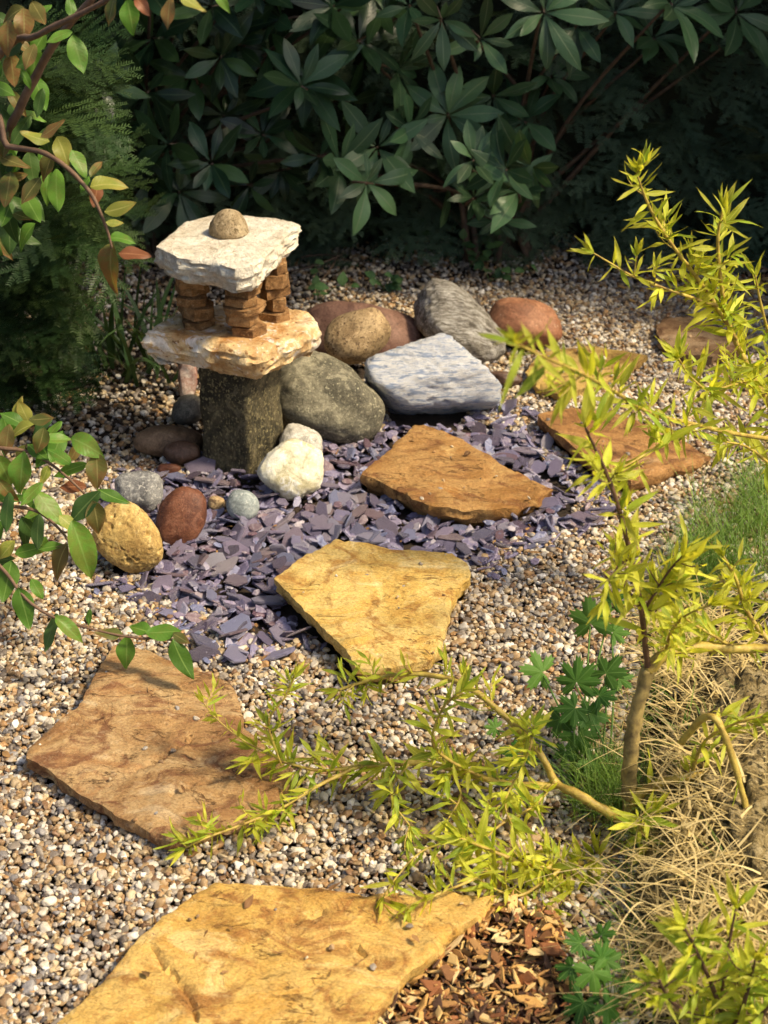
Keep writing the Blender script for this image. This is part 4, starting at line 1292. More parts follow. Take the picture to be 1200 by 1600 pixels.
# ---- small seedlings at the back edge of the gravel
M_SEED = leaf_mat('seedling_leaf', (0.055, 0.13, 0.05), (0.09, 0.17, 0.06), (0.12, 0.2, 0.08), 0.25, 0.45, None, 0.25)
SEEDL = [leaf_tpl(0.36, 6, 0.42, 0.2, 0.25, 0.05, seed=i) for i in range(3)]
SEED_ME = [tpl_mesh('seedling_leaf', t, M_SEED) for t in SEEDL]
for (px, py, hgt, nl, lab) in [(735, 418, 0.10, 13, 'leafy seedling trailing onto gravel beneath the right-hand rhododendron'),
                               (765, 440, 0.06, 10, 'small bright green seedling nearest the striped grey boulder'),
                               (645, 400, 0.10, 9, 'thin seedling under the drooping rhododendron whorl'),
                               (600, 455, 0.06, 9, 'low seedling on gravel behind the flat red brown boulder'),
                               (497, 470, 0.09, 9, 'small dark seedling just right of the lantern cap')]:
    rr_ = random.Random(px)
    base = G(px, py)
    sd_ = empty('seedling', base, lab, 'seedling')
    for s_ in range(3):
        tip = base + Vector((rr_.gauss(0, .05), rr_.gauss(-.01, .03), hgt * rr_.uniform(.6, 1.1)))
        q, r, _o = stem('stem', sd_, [base, base.lerp(tip, .5) + Vector((0, 0, .015)), tip], [.0016, .0012, .0008], M_SEED, 5, 0)
        for k in range(nl // 3):
            p = q[min(len(q) - 1, int(len(q) * (0.35 + .65 * k / max(1, nl // 3 - 1))))]
            d = Vector((rr_.gauss(0, .7), rr_.gauss(-.4, .4), rr_.gauss(.1, .3)))
            link('leaf', SEED_ME[k % 3], sd_, basis(p, d, (0, -.5, 1), rr_.uniform(.028, .046)))

# ---- thin dead twigs under the rhododendron
for k, pl in enumerate([[(470, 402), (510, 398), (548, 407), (590, 412)], [(455, 425), (500, 412), (535, 398)], [(500, 440), (520, 415), (532, 385)]]):
    pts = [G(x, y, 0.03 + 0.012 * i) for i, (x, y) in enumerate(pl)]
    q, r = catmull(pts, [.003, .0025, .002, .0015][:len(pts)])
    v_, f_ = tube(q, r, 6, .2, k)
    tag(link('dead_twig', mesh_from('dead_twig', v_ - np.array(pts[0]), f_, M_BARK), None, Matrix.Translation(pts[0])),
        ['longest thin dead twig lying behind the lantern', 'thin slanting dead twig nearest the lantern cap', 'short upright dead twig behind the red brown boulder'][k], 'twig')

# ---- shrub with bronze tinted leaves at the left
SHC = {
    'g': leaf_mat('shrub_leaf_green', (0.11, 0.26, 0.035), (0.16, 0.33, 0.05), (0.22, 0.36, 0.09), 0.40, 0.42, None, 0.32, blotch=(0.20, 0.24, 0.05)),
    'l': leaf_mat('shrub_leaf_lime', (0.30, 0.34, 0.06), (0.38, 0.38, 0.08), (0.45, 0.44, 0.14), 0.35, 0.45, (0.42, 0.30, 0.08), 0.25, blotch=(0.22, 0.30, 0.05)),
    'b': leaf_mat('shrub_leaf_bronze', (0.13, 0.16, 0.04), (0.22, 0.18, 0.06), (0.30, 0.27, 0.10), 0.35, 0.45, (0.30, 0.14, 0.055), 0.3, blotch=(0.27, 0.13, 0.05)),
    'r': leaf_mat('shrub_leaf_russet', (0.26, 0.10, 0.045), (0.32, 0.13, 0.06), (0.40, 0.2, 0.1), 0.3, 0.45, None, 0.2),
    'd': leaf_mat('shrub_leaf_dark', (0.05, 0.11, 0.025), (0.075, 0.14, 0.035), (0.12, 0.18, 0.06), 0.3, 0.42, None, 0.25),
}
SHL = [leaf_tpl(0.22 + 0.035 * (i % 3), 9, 0.42, 0.10 + .14 * (i % 4), -0.05 + .17 * (i % 4), 0.16, seed=i, pinch=0.9, twist=.5 * ((i % 3) - 1)) for i in range(5)]
SH_MES = {k: [tpl_mesh('shrub_leaf', t, m) for t in SHL] for k, m in SHC.items()}
M_TWIG = bark_mat('reddish_twig', (0.11, 0.06, 0.035), (0.20, 0.12, 0.07))
def zlow(py):
    return 0.10 + (1030 - py) / 400 * 0.30
def left_shrub():
    rr_ = random.Random(17)
    base = Vector((-1.02, 2.45, 0))
    s = empty('bronze_leaved_shrub', base, 'shrub with green and bronze leaves reaching in from the left edge', 'shrub')
    up = [(20, 255, 55, 330, 'b'), (55, 215, 46, 165, 'l'), (82, 204, 46, 25, 'b'), (100, 234, 52, 300, 'l'), (125, 257, 54, 300, 'g'), (168, 284, 56, 18, 'l'), (192, 327, 58, 8, 'l'), (150, 305, 40, 262, 'r'),
          (190, 370, 40, 5, 'g'), (211, 396, 54, -2, 'r'), (164, 422, 92, 252, 'b'), (86, 300, 76, 268, 'g'), (72, 262, 60, 245, 'b'), (45, 300, 60, 235, 'b'), (12, 300, 70, 265, 'b'), (10, 350, 74, 265, 'd'), (50, 325, 55, 300, 'g'), (35, 340, 40, 330, 'b'),
          (90, 56, 48, 195, 'g'), (122, 86, 64, 285, 'g'), (205, 25, 56, 285, 'g'), (262, 22, 56, 262, 'b'), (172, 18, 56, 250, 'b'), (110, 8, 40, 100, 'g'), (40, 40, 60, 280, 'b'), (300, 8, 52, 320, 'l'), (225, 8, 40, 320, 'r'), (20, 110, 60, 280, 'b'), (45, 90, 50, 250, 'b'),
          (42, 125, 36, 300, 'g'), (35, 100, 36, 200, 'g'), (60, 160, 45, 250, 'd'), (25, 160, 46, 300, 'b'), (8, 200, 60, 280, 'd'), (30, 205, 60, 235, 'd'), (12, 60, 60, 270, 'b'), (60, 20, 46, 300, 'b'), (345, 0, 40, 300, 'g'), (15, 20, 50, 200, 'b'), (5, 140, 50, 330, 'g'),
          (5, 232, 55, 250, 'b'), (22, 278, 45, 20, 'b'), (150, 262, 34, 60, 'b'), (180, 350, 30, 350, 'l'), (130, 290, 36, 240, 'g')]
    lo = [(16, 652, 50, 150, 'g'), (38, 645, 46, 115, 'l'), (68, 655, 46, 3, 'b'), (28, 668, 52, 190, 'l'), (85, 685, 48, 12, 'g'), (137, 694, 60, 340, 'g'), (33, 738, 68, 265, 'g'), (58, 709, 44, 315, 'g'), (111, 732, 54, 195, 'g'), (153, 735, 58, 278, 'b'),
          (112, 760, 46, 178, 'r'), (70, 743, 34, 250, 'l'), (178, 780, 62, 328, 'g'), (130, 792, 72, 225, 'd'), (75, 797, 74, 300, 'g'), (153, 812, 62, 285, 'b'), (57, 833, 60, 262, 'd'), (76, 854, 48, 185, 'g'), (128, 860, 98, 288, 'g'), (89, 875, 62, 238, 'b'), (12, 907, 66, 262, 'g'),
          (38, 950, 68, 285, 'g'), (58, 920, 36, 300, 'g'), (77, 990, 68, 248, 'd'), (108, 983, 62, 320, 'g'), (9, 805, 72, 262, 'd'), (138, 965, 28, 260, 'g'), (168, 990, 48, 178, 'b'), (216, 982, 48, 162, 'g'), (256, 988, 58, 2, 'g'), (198, 1024, 62, 270, 'g'), (281, 1031, 70, 287, 'g'), (284, 998, 34, 330, 'b'),
          (10, 690, 55, 260, 'b'), (28, 715, 50, 240, 'b'), (95, 712, 44, 140, 'g'), (48, 770, 48, 220, 'g'), (110, 820, 46, 320, 'l'), (10, 860, 40, 230, 'l'), (30, 640, 40, 60, 'l'), (8, 735, 55, 300, 'g'), (65, 690, 45, 260, 'b'), (118, 705, 36, 60, 'b'), (10, 770, 50, 300, 'b')]
    def lay(px, py, lpx, ang, ck, pos):
        ln = lpx * (pos - EYE).dot(FW) / F
        d = imgdir(ang, rr_.uniform(-.15, .25))
        nrm = (-FW * 0.75 + Vector((0, 0, 1)) * rr_.uniform(.5, 1.1) + rvec(rr_) * .35)
        link('leaf', SH_MES[ck][rr_.randrange(5)], s, basis(pos - d * ln * .5, d, nrm + rvec(rr_) * .25, ln * rr_.uniform(.88, 1.06)))
    for (px, py, lpx, ang, ck) in up:
        lay(px, py, lpx, ang, ck, P(px, py, 2.30 + rr_.uniform(-.06, .06) + 0.0008 * (200 - px)))
    for _ in range(46):
        px, py = rr_.uniform(-40, 75), rr_.uniform(-20, 400)
        lay(px, py, rr_.uniform(38, 62), rr_.gauss(270, 50), rr_.choice('bgdgd'), P(px, py, 2.50 + rr_.uniform(-.08, .1)))
    for _ in range(30):
        px, py = rr_.uniform(-40, 95), rr_.uniform(650, 900)
        lay(px, py, rr_.uniform(36, 60), rr_.gauss(270, 55), rr_.choice('gddgg'), G(px, py, zlow(py) - .06 + rr_.uniform(-.02, .02)))
    for (px, py, lpx, ang, ck) in lo:
        lay(px, py, lpx, ang, ck, G(px, py, zlow(py) + rr_.uniform(-.02, .02)))
    T = lambda pts, Y: [P(x, y, Y + .0006 * (200 - x)) for x, y in pts]
    stem('branch', s, [base, Vector((-1.0, 2.4, .45))] + T([(-40, 215), (12, 229), (62, 237), (100, 258), (137, 296), (152, 321), (167, 358), (175, 388)], 2.30), [.011, .009, .0055, .005, .0042, .0038, .0034, .003, .0024, .0018], M_TWIG)
    stem('branch', s, [base, Vector((-1.0, 2.4, .5))] + T([(-20, 260), (20, 190), (55, 120), (90, 60), (150, -10), (170, -60)], 2.36), [.013, .011, .008, .0075, .007, .006, .005, .004], M_TWIG)
    stem('branch', s, [base, Vector((-1.0, 2.35, .6))] + T([(-30, 120), (60, 55), (130, 20), (220, -25), (300, -30)], 2.32), [.012, .010, .007, .005, .0042, .0035, .003], M_TWIG)
    stem('branch', s, [base, Vector((-.98, 2.4, .3))] + [G(x, y, zlow(y)) for x, y in [(-60, 690), (0, 700), (40, 705), (75, 722), (110, 750), (150, 790)]], [.010, .008, .005, .004, .0035, .003, .0024, .0018], M_TWIG)
    stem('branch', s, [base, Vector((-.98, 2.4, .22))] + [G(x, y, zlow(y)) for x, y in [(-60, 780), (10, 790), (60, 800), (100, 835), (120, 870)]], [.008, .007, .004, .0035, .003, .0024, .0018], M_TWIG)
    stem('branch', s, [base, Vector((-.98, 2.35, .15))] + [G(x, y, zlow(y)) for x, y in [(-60, 850), (0, 885), (40, 935), (85, 965), (140, 982), (200, 995), (265, 1000), (285, 1010)]], [.008, .006, .004, .0034, .003, .0026, .0022, .002, .0016, .0012], M_TWIG)
left_shrub()

# ---- lobed leaved plants at the right (hardy geranium)
M_GER = leaf_mat('geranium_leaf', (0.05, 0.155, 0.02), (0.10, 0.22, 0.035), (0.15, 0.28, 0.07), 0.35, 0.6, None, 0.25)
GER = [palmate_tpl(i, 7 if i % 2 else 5, 0.5 + .06 * (i % 3)) for i in range(4)]
GER_ME = [tpl_mesh('geranium_leaf', t, M_GER) for t in GER]
def geranium(label, base_px, leaves, seed):
    rr_ = random.Random(seed)
    base = G(*base_px)
    g = empty('geranium_plant', base, label, 'plant')
    for (px, py, r, hz, ang) in leaves:
        p = G(px, py, hz)
        rr_m = r * rr_.uniform(.78, 1.0) * (p - EYE).dot(FW) / F
        nrm = (Vector((0, 0, 1)) * .8 - FW * .5 + rvec(rr_) * .5)
        d = imgdir(ang, 0.1)
        link('leaf', GER_ME[rr_.randrange(4)], g, basis(p - d * rr_m * .4, d, nrm, rr_m))
        b = base + Vector((rr_.gauss(0, .02), rr_.gauss(0, .02), 0))
        stem('leaf_stalk', g, [b, b.lerp(p, .5) + Vector((0, 0, .02)), p - d * rr_m * .30 - Vector((0, 0, .004))], [.0022, .0018, .0014], M_GER, 5, 0)
geranium('green plant with lobed leaves beside the willow trunk', (915, 1215),
         [(925, 962, 58, .17, 80), (960, 935, 34, .16, 60), (965, 985, 36, .15, 20), (838, 1045, 52, .13, 150), (905, 1055, 56, .15, 70), (955, 1045, 48, .15, 40), (890, 1110, 46, .11, 200), (930, 1120, 44, .10, 330), (870, 1130, 38, .08, 230), (905, 1160, 42, .07, 280), (945, 1085, 40, .13, 10), (880, 1180, 36, .05, 240), (925, 1195, 36, .05, 300), (975, 1060, 34, .12, 0), (800, 1180, 40, .05, 190), (770, 1135, 24, .04, 150)], 3)
geranium('dark green plant with lobed leaves beside the wood chips', (930, 1580),
         [(900, 1470, 40, .07, 150), (945, 1455, 30, .08, 50), (885, 1515, 42, .05, 200), (925, 1530, 48, .07, 260), (955, 1500, 34, .08, 10), (905, 1575, 46, .05, 230), (955, 1580, 46, .06, 300), (940, 1490, 36, .09, 90), (985, 1540, 36, .06, 0)], 4)

# ---- weathered stump / bank at the right with dry grass
def stump():
    D, Fc = ICO[6]
    c = G(1215, 1290, 0.03)
    V = []
    for d in D:
        q = Vector(d)
        w = 1 + 0.20 * noise.fractal(q * 1.7 + Vector((3, 1, 9)), .9, 2, 4) + 0.10 * noise.fractal(Vector((q.x * 14, q.y * 4, q.z * 9)), .6, 2, 5)
        V.append((d[0] * .20 * w, d[1] * .40 * w, d[2] * .115 * w))
    m = rock_mat('weathered_wood', (0.17, 0.12, 0.045), (0.46, 0.34, 0.14), (0.68, 0.54, 0.28), 12, (0.09, 0.07, 0.03), 45, 0.57, 0.9, 1.0, (2.2, 2.2, 0.8), bump_d=0.012)
    tag(link('weathered_log', mesh_from('weathered_log', V, Fc, m), None, Matrix.Translation(c) @ Matrix.Rotation(R(-8), 4, 'Z')), 'weathered tan log under dry grass at the right edge', 'log')
stump()

M_STRAW = leaf_mat('dry_grass', (0.54, 0.41, 0.16), (0.72, 0.59, 0.30), (0.55, 0.45, 0.25), 0.2, 0.6, None, 0.3)
M_GRASS = leaf_mat('green_grass', (0.12, 0.25, 0.035), (0.24, 0.36, 0.07), (0.2, 0.3, 0.1), 0.3, 0.5, None, 0.35)
def blades(name, label, spots, n_, lnr, wr, mat, seed, lean=(.2, .9), curl=.5):
    rr_ = random.Random(seed)
    V, Fa, UV, RN = [], [], [], []
    for _ in range(n_):
        px, py, sx, sy, z0 = rr_.choice(spots)
        b = G(px + rr_.uniform(-sx, sx), py + rr_.uniform(-sy, sy), z0)
        b.z = max(0.0, z0 - rr_.uniform(0, .06))
        an = rr_.uniform(0, 6.28); ln = rr_.uniform(*lnr); le = rr_.uniform(*lean)
        h = Vector((math.cos(an), math.sin(an), 0))
        d = (h * le + Vector((0, 0, 1))).normalized()
        side = Vector((-h.y, h.x, 0)) ; w = rr_.uniform(*wr); o = len(V); rv = rr_.random()
        cz = rr_.uniform(.2, 1) * curl; kx = rr_.gauss(0, .25)
        for i in range(7):
            t = i / 6
            p = b + d * ln * t + h * ln * cz * t * t - Vector((0, 0, 1)) * ln * cz * 1.1 * t ** 2.4 + side * ln * kx * t * t
            ww = w * (1 - .85 * t)
            V += [(p - side * ww)[:], (p + side * ww)[:]]; UV += [(-.6, t, 0), (.6, t, 0)]; RN += [rv, rv]
        for i in range(6):
            a = o + 2 * i; Fa.append((a, a + 1, a + 3, a + 2))
    tag(link(name, mesh_from(name, V, Fa, mat, True, {'luv': np.array(UV), 'rnd': np.array(RN)})), label, 'grass', kind='stuff')
blades('green_grass', 'fine green grass growing at the right edge of the gravel', [(1150, 850, 70, 70, 0), (1110, 880, 50, 50, 0), (1190, 790, 40, 50, 0), (1080, 920, 40, 40, 0), (1220, 900, 60, 70, 0), (1000, 1290, 40, 40, 0), (930, 1250, 40, 40, 0)], 2600, (.06, .15), (.0007, .0014), M_GRASS, 5, (.1, .8), .35)
blades('dry_grass', 'tangled dry straw grass over the log at the right', [(1100, 1000, 100, 90, .05), (1130, 1180, 90, 120, .12), (1080, 1350, 90, 110, .08), (1150, 1450, 80, 120, .1), (1020, 1500, 60, 90, .01), (1010, 1200, 50, 90, .02), (1060, 960, 50, 40, .0), (1040, 1420, 60, 60, .04)], 620, (.05, .18), (.0008, .0020), M_STRAW, 6, (.5, 2.0), .9)
blades('matted_straw', 'matted golden straw lying over the log at the right', [(1130, 1080, 90, 90, .12), (1150, 1220, 90, 100, .15), (1150, 1360, 80, 90, .14), (1080, 1000, 60, 60, .03), (1110, 1480, 90, 80, .06), (1190, 1150, 60, 150, .11)], 1900, (.04, .12), (.0010, .0024), M_STRAW, 16, (1.5, 5.0), .5)
blades('green_tufts', 'short green grass tufts growing through the straw', [(1060, 1000, 60, 50, .02), (1120, 1150, 60, 60, .10), (1040, 1330, 40, 60, .03), (1010, 1420, 40, 60, .0), (1150, 1400, 60, 60, .1), (1010, 1140, 40, 60, .0), (980, 1540, 40, 60, .0)], 620, (.04, .10), (.0008, .0018), M_GRASS, 26, (.2, 1.2), .5)

# ---- willows
M_WBARK = bark_mat('willow_twig', (0.27, 0.17, 0.035), (0.56, 0.44, 0.085), 0.55)
M_WTRUNK = bark_mat('willow_trunk', (0.12, 0.085, 0.035), (0.40, 0.30, 0.10), 0.75)
M_WDARK = bark_mat('dark_stem', (0.09, 0.045, 0.03), (0.16, 0.085, 0.05), 0.7)
M_WIL = leaf_mat('willow_leaf', (0.50, 0.58, 0.05), (0.68, 0.70, 0.09), (0.70, 0.70, 0.16), 0.5, 0.48, (0.62, 0.56, 0.10), 0.32)
M_WILG = leaf_mat('willow_leaf_green', (0.30, 0.45, 0.04), (0.45, 0.55, 0.06), (0.48, 0.56, 0.1), 0.48, 0.48, (0.50, 0.52, 0.08), 0.35)
WIL = [leaf_tpl(0.058 + .014 * (i % 4), 8, 0.42, 0.30, -0.30 + .19 * (i % 5), 0.30, seed=i, twist=.25 * ((i % 3) - 1), pinch=1.1) for i in range(8)]
WIL_A = [tpl_mesh('willow_leaf', t, M_WIL) for t in WIL]
WIL_B = [tpl_mesh('willow_leaf', t, M_WILG) for t in WIL]

DENS = 2.1
def willow(name, label, root, branches, seed):
    rr_ = random.Random(seed)
    w = empty(name, root, label, 'willow')
    off = Matrix.Translation(-Vector(root))
    leaves = []
    for (pts, rad, mat, dens, t0, lnr, green) in branches:
        lnr = (lnr[0] * 1.0, lnr[1] * 1.2); dens *= DENS
        q, r, bo = stem('branch', w, pts, rad, mat, 9, .45, 8, seed)
        if dens <= 0: continue
        Ls = [0]
        for i in range(1, len(q)): Ls.append(Ls[-1] + (q[i] - q[i - 1]).length)
        tot = Ls[-1]; s = tot * t0; ph = rr_.uniform(0, 6)
        while s < tot:
            i = max(k for k in range(len(Ls)) if Ls[k] <= s); i = min(i, len(q) - 2)
            p = q[i].lerp(q[i + 1], (s - Ls[i]) / max(1e-6, Ls[i + 1] - Ls[i]))
            tg = (q[i + 1] - q[i]).normalized()
            a = tg.cross(Vector((.1, .2, .97))).normalized(); b = tg.cross(a)
            end = min(1.0, (tot - s) / .05 + .55)
            ph += 2.4 + rr_.uniform(-.6, .6)
            rad_ = a * math.cos(ph) + b * math.sin(ph)
            if rr_.random() < 0.26 and dens > 20:           # a short leafy side shoot
                sd = (tg * rr_.uniform(.2, .9) + rad_ + Vector((0, 0, rr_.uniform(-.1, .5)))).normalized()
                sl = rr_.uniform(.018, .05)
                mid = p + sd * sl * .55 + rvec(rr_) * .004
                tipp = p + sd * sl + Vector((0, 0, rr_.uniform(-.006, .01)))
                sq, sr_, so = stem('side_shoot', w, [p, mid, tipp], [.0013, .001, .0008], mat, 5, 0, 3)
                nl = rr_.randint(5, 9)
                for m_ in range(nl):
                    tt = (m_ + .6) / nl
                    pp_ = p.lerp(tipp, tt)
                    d = sd * (.35 + .8 * tt) + rvec(rr_) * .85
                    leaves.append((rr_.uniform(*lnr) * (1 - .25 * tt), rr_.randrange(8), rr_.random() < green, pp_, d, -FW * .5 + Vector((0, 0, .7)) + rvec(rr_) * .6, so))
            else:
                for kk in range(rr_.choice([1, 2, 2, 3])):
                    ph += 2.1 + rr_.uniform(-.8, .8)
                    rad_ = a * math.cos(ph) + b * math.sin(ph)
                    d = tg * rr_.uniform(.0, 1.0) + rad_ * rr_.uniform(.6, 1.1) + Vector((0, 0, rr_.uniform(-.4, .25))) + rvec(rr_) * .25
                    nrm = rad_ * -.4 + tg * .4 + Vector((0, 0, .7)) - FW * .4 + rvec(rr_) * .55
                    leaves.append((rr_.uniform(*lnr) * end * rr_.choice([.6, 1, 1, 1.1]), rr_.randrange(8), rr_.random() < green, p, d, nrm, bo))
            s += rr_.uniform(.3, 1.9) / dens
        for k in range(7):     # tuft at the tip
            tg = (q[-1] - q[-3]).normalized()
            leaves.append((rr_.uniform(*lnr) * .8, rr_.randrange(8), rr_.random() < green * .5, q[-1], tg + rvec(rr_) * .5, -FW + rvec(rr_) * .6, bo))
    leaves.sort(key=lambda e: -e[0])
    for ln, k, gr, p, d, nrm, bo in leaves[:300]:
        o_ = link('leaf', (WIL_B if gr else WIL_A)[k], None, off @ basis(p, d, nrm, ln))
        o_.parent = bo
    rest = leaves[300:]
    for gr_, m_ in ((False, M_WIL), (True, M_WILG)):
        sel = [e for e in rest if e[2] == gr_]
        if sel:
            o_ = link('small_leaves', joined('small_leaves', [(WIL[k][0], WIL[k][1], basis(p, d, nrm, ln), rr_.random(), WIL[k][2]) for ln, k, gr, p, d, nrm, bo in sel], m_), w)
            o_.matrix_basis = off; o_['kind'] = 'stuff'
    print(name, len(leaves))

def PY(pts):
    return [P(x, y, Y) for x, y, Y in pts]
def taper(a, b, n_):
    return [a + (b - a) * i / (n_ - 1) for i in range(n_)]
root = G(982, 1318)
LN = (.030, .052)
br = []
def add(pts, a, b, mat, dens, t0=0.1, ln=LN, green=.3):
    br.append((pts, taper(a, b, len(pts)), mat, dens, t0, ln, green))
trunk = [root - Vector((0, 0, .02))] + PY([(982, 1260, 1.925), (985, 1180, 1.93), (995, 1110, 1.94), (1013, 1045, 1.95)])
add(trunk, .0128, .0105, M_WTRUNK, 0)
add(PY([(1013, 1048, 1.95), (1040, 1022, 1.96), (1090, 1011, 1.98), (1150, 1013, 2.0), (1210, 1012, 2.0), (1300, 1000, 2.0)]), .0105, .006, M_WBARK, 30, .1)
add(PY([(1012, 1045, 1.95), (1003, 960, 1.93), (988, 880, 1.91), (968, 800, 1.89), (950, 745, 1.88), (932, 705, 1.87), (915, 668, 1.86)]), .0048, .0018, M_WDARK, 48, .12, (.032, .058), .15)
add(PY([(980, 1290, 1.925), (955, 1272, 1.9), (900, 1240, 1.92), (868, 1222, 1.95), (845, 1180, 1.97), (800, 1130, 2.02), (745, 1082, 2.06), (690, 1058, 2.1), (620, 1054, 2.12), (560, 1068, 2.13), (530, 1078, 2.13)]), .0085, .0022, M_WBARK, 42, .35, (.022, .042), .35)
add(PY([(872, 1226, 1.95), (840, 1228, 1.95), (780, 1222, 1.96), (700, 1200, 1.98), (640, 1192, 1.99), (560, 1198, 2.0), (500, 1204, 2.0), (450, 1192, 2.01), (400, 1168, 2.03)]), .0065, .0016, M_WBARK, 62, .15, (.030, .055), .35)
add(PY([(560, 1198, 2.0), (500, 1226, 1.96), (440, 1262, 1.92), (380, 1288, 1.88), (320, 1310, 1.85), (290, 1325, 1.84)]), .0035, .0014, M_WBARK, 62, .25, (.024, .045), .5)
add(PY([(440, 1196, 2.01), (420, 1130, 2.02), (445, 1090, 2.03), (460, 1060, 2.04)]), .002, .0012, M_WBARK, 75, .2, (.022, .04), .5)
add(PY([(760, 1218, 1.96), (680, 1170, 1.95), (690, 1110, 1.95), (720, 1080, 1.94)]), .003, .0014, M_WBARK, 60, .15, (.026, .05), .4)
add(PY([(640, 1192, 1.99), (610, 1240, 1.94), (640, 1290, 1.9)]), .0022, .0012, M_WBARK, 60, .1, (.022, .045), .6)
add(PY([(400, 1168, 2.03), (370, 1150, 2.03), (335, 1120, 2.04), (318, 1098, 2.05)]), .0015, .001, M_WBARK, 18, .3, (.02, .035), .2)
add(PY([(970, 1318, 1.90), (930, 1342, 1.86), (880, 1355, 1.82), (820, 1350, 1.80), (770, 1330, 1.80), (720, 1310, 1.79)]), .0065, .0018, M_WBARK, 95, .15, (.030, .055), .3)
add(PY([(880, 1355, 1.82), (840, 1385, 1.78), (800, 1400, 1.76), (745, 1372, 1.76)]), .003, .0014, M_WBARK, 80, .1, (.028, .05), .35)
add(PY([(720, 1310, 1.79), (660, 1330, 1.78), (620, 1370, 1.74), (600, 1400, 1.72)]), .0018, .001, M_WBARK, 60, .1, (.024, .045), .6)
add(PY([(745, 1372, 1.76), (690, 1395, 1.72), (640, 1415, 1.70), (610, 1440, 1.69)]), .002, .001, M_WBARK, 95, .3, (.022, .042), .6)
add(PY([(975, 1275, 1.925), (1000, 1240, 1.92), (1030, 1225, 1.92), (1080, 1213, 1.92), (1140, 1215, 1.92), (1210, 1216, 1.92), (1300, 1214, 1.92)]), .0085, .006, M_WBARK, 16, .1, LN)
add(PY([(1065, 1160, 1.9), (1095, 1125, 1.88), (1120, 1125, 1.86), (1145, 1185, 1.84), (1165, 1260, 1.82), (1185, 1330, 1.8), (1200, 1400, 1.79), (1215, 1460, 1.78)]), .006, .004, M_WBARK, 14, .2, LN)
add(PY([(1040, 1330, 1.88), (1010, 1310, 1.86), (1000, 1290, 1.84), (1020, 1270, 1.83)]), .003, .0014, M_WBARK, 55, .1, (.03, .055), .35)
add(PY([(1060, 1290, 1.86), (1062, 1350, 1.84), (1062, 1420, 1.80), (1060, 1480, 1.76)]), .004, .0035, M_WDARK, 8, .1, LN, .6)
add(PY([(984, 1330, 1.90), (1010, 1400, 1.84), (1040, 1480, 1.78), (1068, 1575, 1.70), (1085, 1650, 1.66)]), .004, .0045, M_WDARK, 6, .1, LN, .6)
add(PY([(925, 1400, 1.80), (955, 1430, 1.77), (990, 1448, 1.76), (1030, 1452, 1.76), (1085, 1440, 1.77)]), .0035, .006, M_WBARK, 0)
add(PY([(1035, 1455, 1.76), (1015, 1505, 1.72), (985, 1560, 1.67), (970, 1590, 1.65)]), .004, .005, M_WBARK, 0)
add(PY([(1210, 1012, 2.0), (1170, 960, 2.02), (1150, 905, 2.03), (1130, 870, 2.03)]), .004, .0018, M_WBARK, 55, .1, LN, .15)
add(PY([(1150, 1013, 2.0), (1100, 985, 1.98), (1060, 960, 1.97)]), .003, .0015, M_WBARK, 60, .1, LN, .2)
add(PY([(1003, 960, 1.93), (1040, 900, 1.92), (1065, 870, 1.91)]), .0024, .0013, M_WDARK, 60, .1, (.03, .06), .15)
add(PY([(1085, 1440, 1.77), (1130, 1400, 1.78), (1165, 1385, 1.79)]), .003, .0014, M_WBARK, 50, .1, LN, .3)
add(PY([(1040, 1022, 1.96), (1050, 985, 1.93), (1075, 960, 1.9), (1110, 945, 1.88)]), .003, .0013, M_WBARK, 55, .1, LN, .2)
add(PY([(1080, 1213, 1.92), (1100, 1160, 1.9), (1150, 1130, 1.88), (1190, 1120, 1.87)]), .003, .0013, M_WBARK, 40, .2, LN, .3)
add(PY([(800, 1130, 2.02), (830, 1150, 1.96), (820, 1190, 1.92), (790, 1250, 1.88), (800, 1290, 1.86)]), .0024, .0012, M_WBARK, 55, .1, (.028, .05), .35)
add(PY([(868, 1222, 1.95), (830, 1262, 1.9), (780, 1290, 1.86), (740, 1330, 1.83)]), .003, .0012, M_WBARK, 55, .15, (.028, .05), .3)
add(PY([(700, 1200, 1.98), (720, 1240, 1.94), (700, 1280, 1.9)]), .0022, .0012, M_WBARK, 55, .1, (.026, .05), .4)
add(PY([(930, 1342, 1.86), (920, 1370, 1.82), (890, 1400, 1.78), (850, 1420, 1.76)]), .003, .0014, M_WBARK, 70, .1, (.03, .055), .3)
add(PY([(985, 870, 1.91), (955, 900, 1.86), (945, 935, 1.84)]), .002, .0012, M_WDARK, 60, .1, (.03, .055), .15)
willow('golden_willow', 'yellow leaved willow with bent trunk and branches sprawling over the gravel', root, br, 41)

br = []
root2 = G(1310, 905)
add([root2] + PY([(1290, 800, 2.6), (1235, 690, 2.58), (1180, 595, 2.56), (1140, 510, 2.55), (1125, 430, 2.55), (1122, 370, 2.55), (1130, 325, 2.55)]), .008, .0018, M_WBARK, 62, .28, (.04, .068), .25)
add(PY([(1150, 530, 2.55), (1110, 465, 2.54), (1075, 415, 2.53), (1045, 375, 2.52), (1018, 330, 2.51), (1003, 295, 2.5), (995, 270, 2.5)]), .0042, .0016, M_WBARK, 58, .05, (.032, .058), .2)
add(PY([(1120, 478, 2.54), (1060, 458, 2.5), (990, 432, 2.48), (955, 412, 2.46), (928, 396, 2.45)]), .003, .0012, M_WBARK, 26, .1, (.03, .05), .2)
add(PY([(990, 432, 2.48), (995, 400, 2.47)]), .0015, .001, M_WBARK, 50, .1, (.025, .04), .2)
add(PY([(1235, 690, 2.5), (1150, 678, 2.3), (1080, 662, 2.2), (1015, 645, 2.1), (960, 612, 1.95), (905, 582, 1.75), (850, 558, 1.6), (805, 535, 1.5)]), .0042, .0012, M_WBARK, 20, .25, (.03, .055), .25)
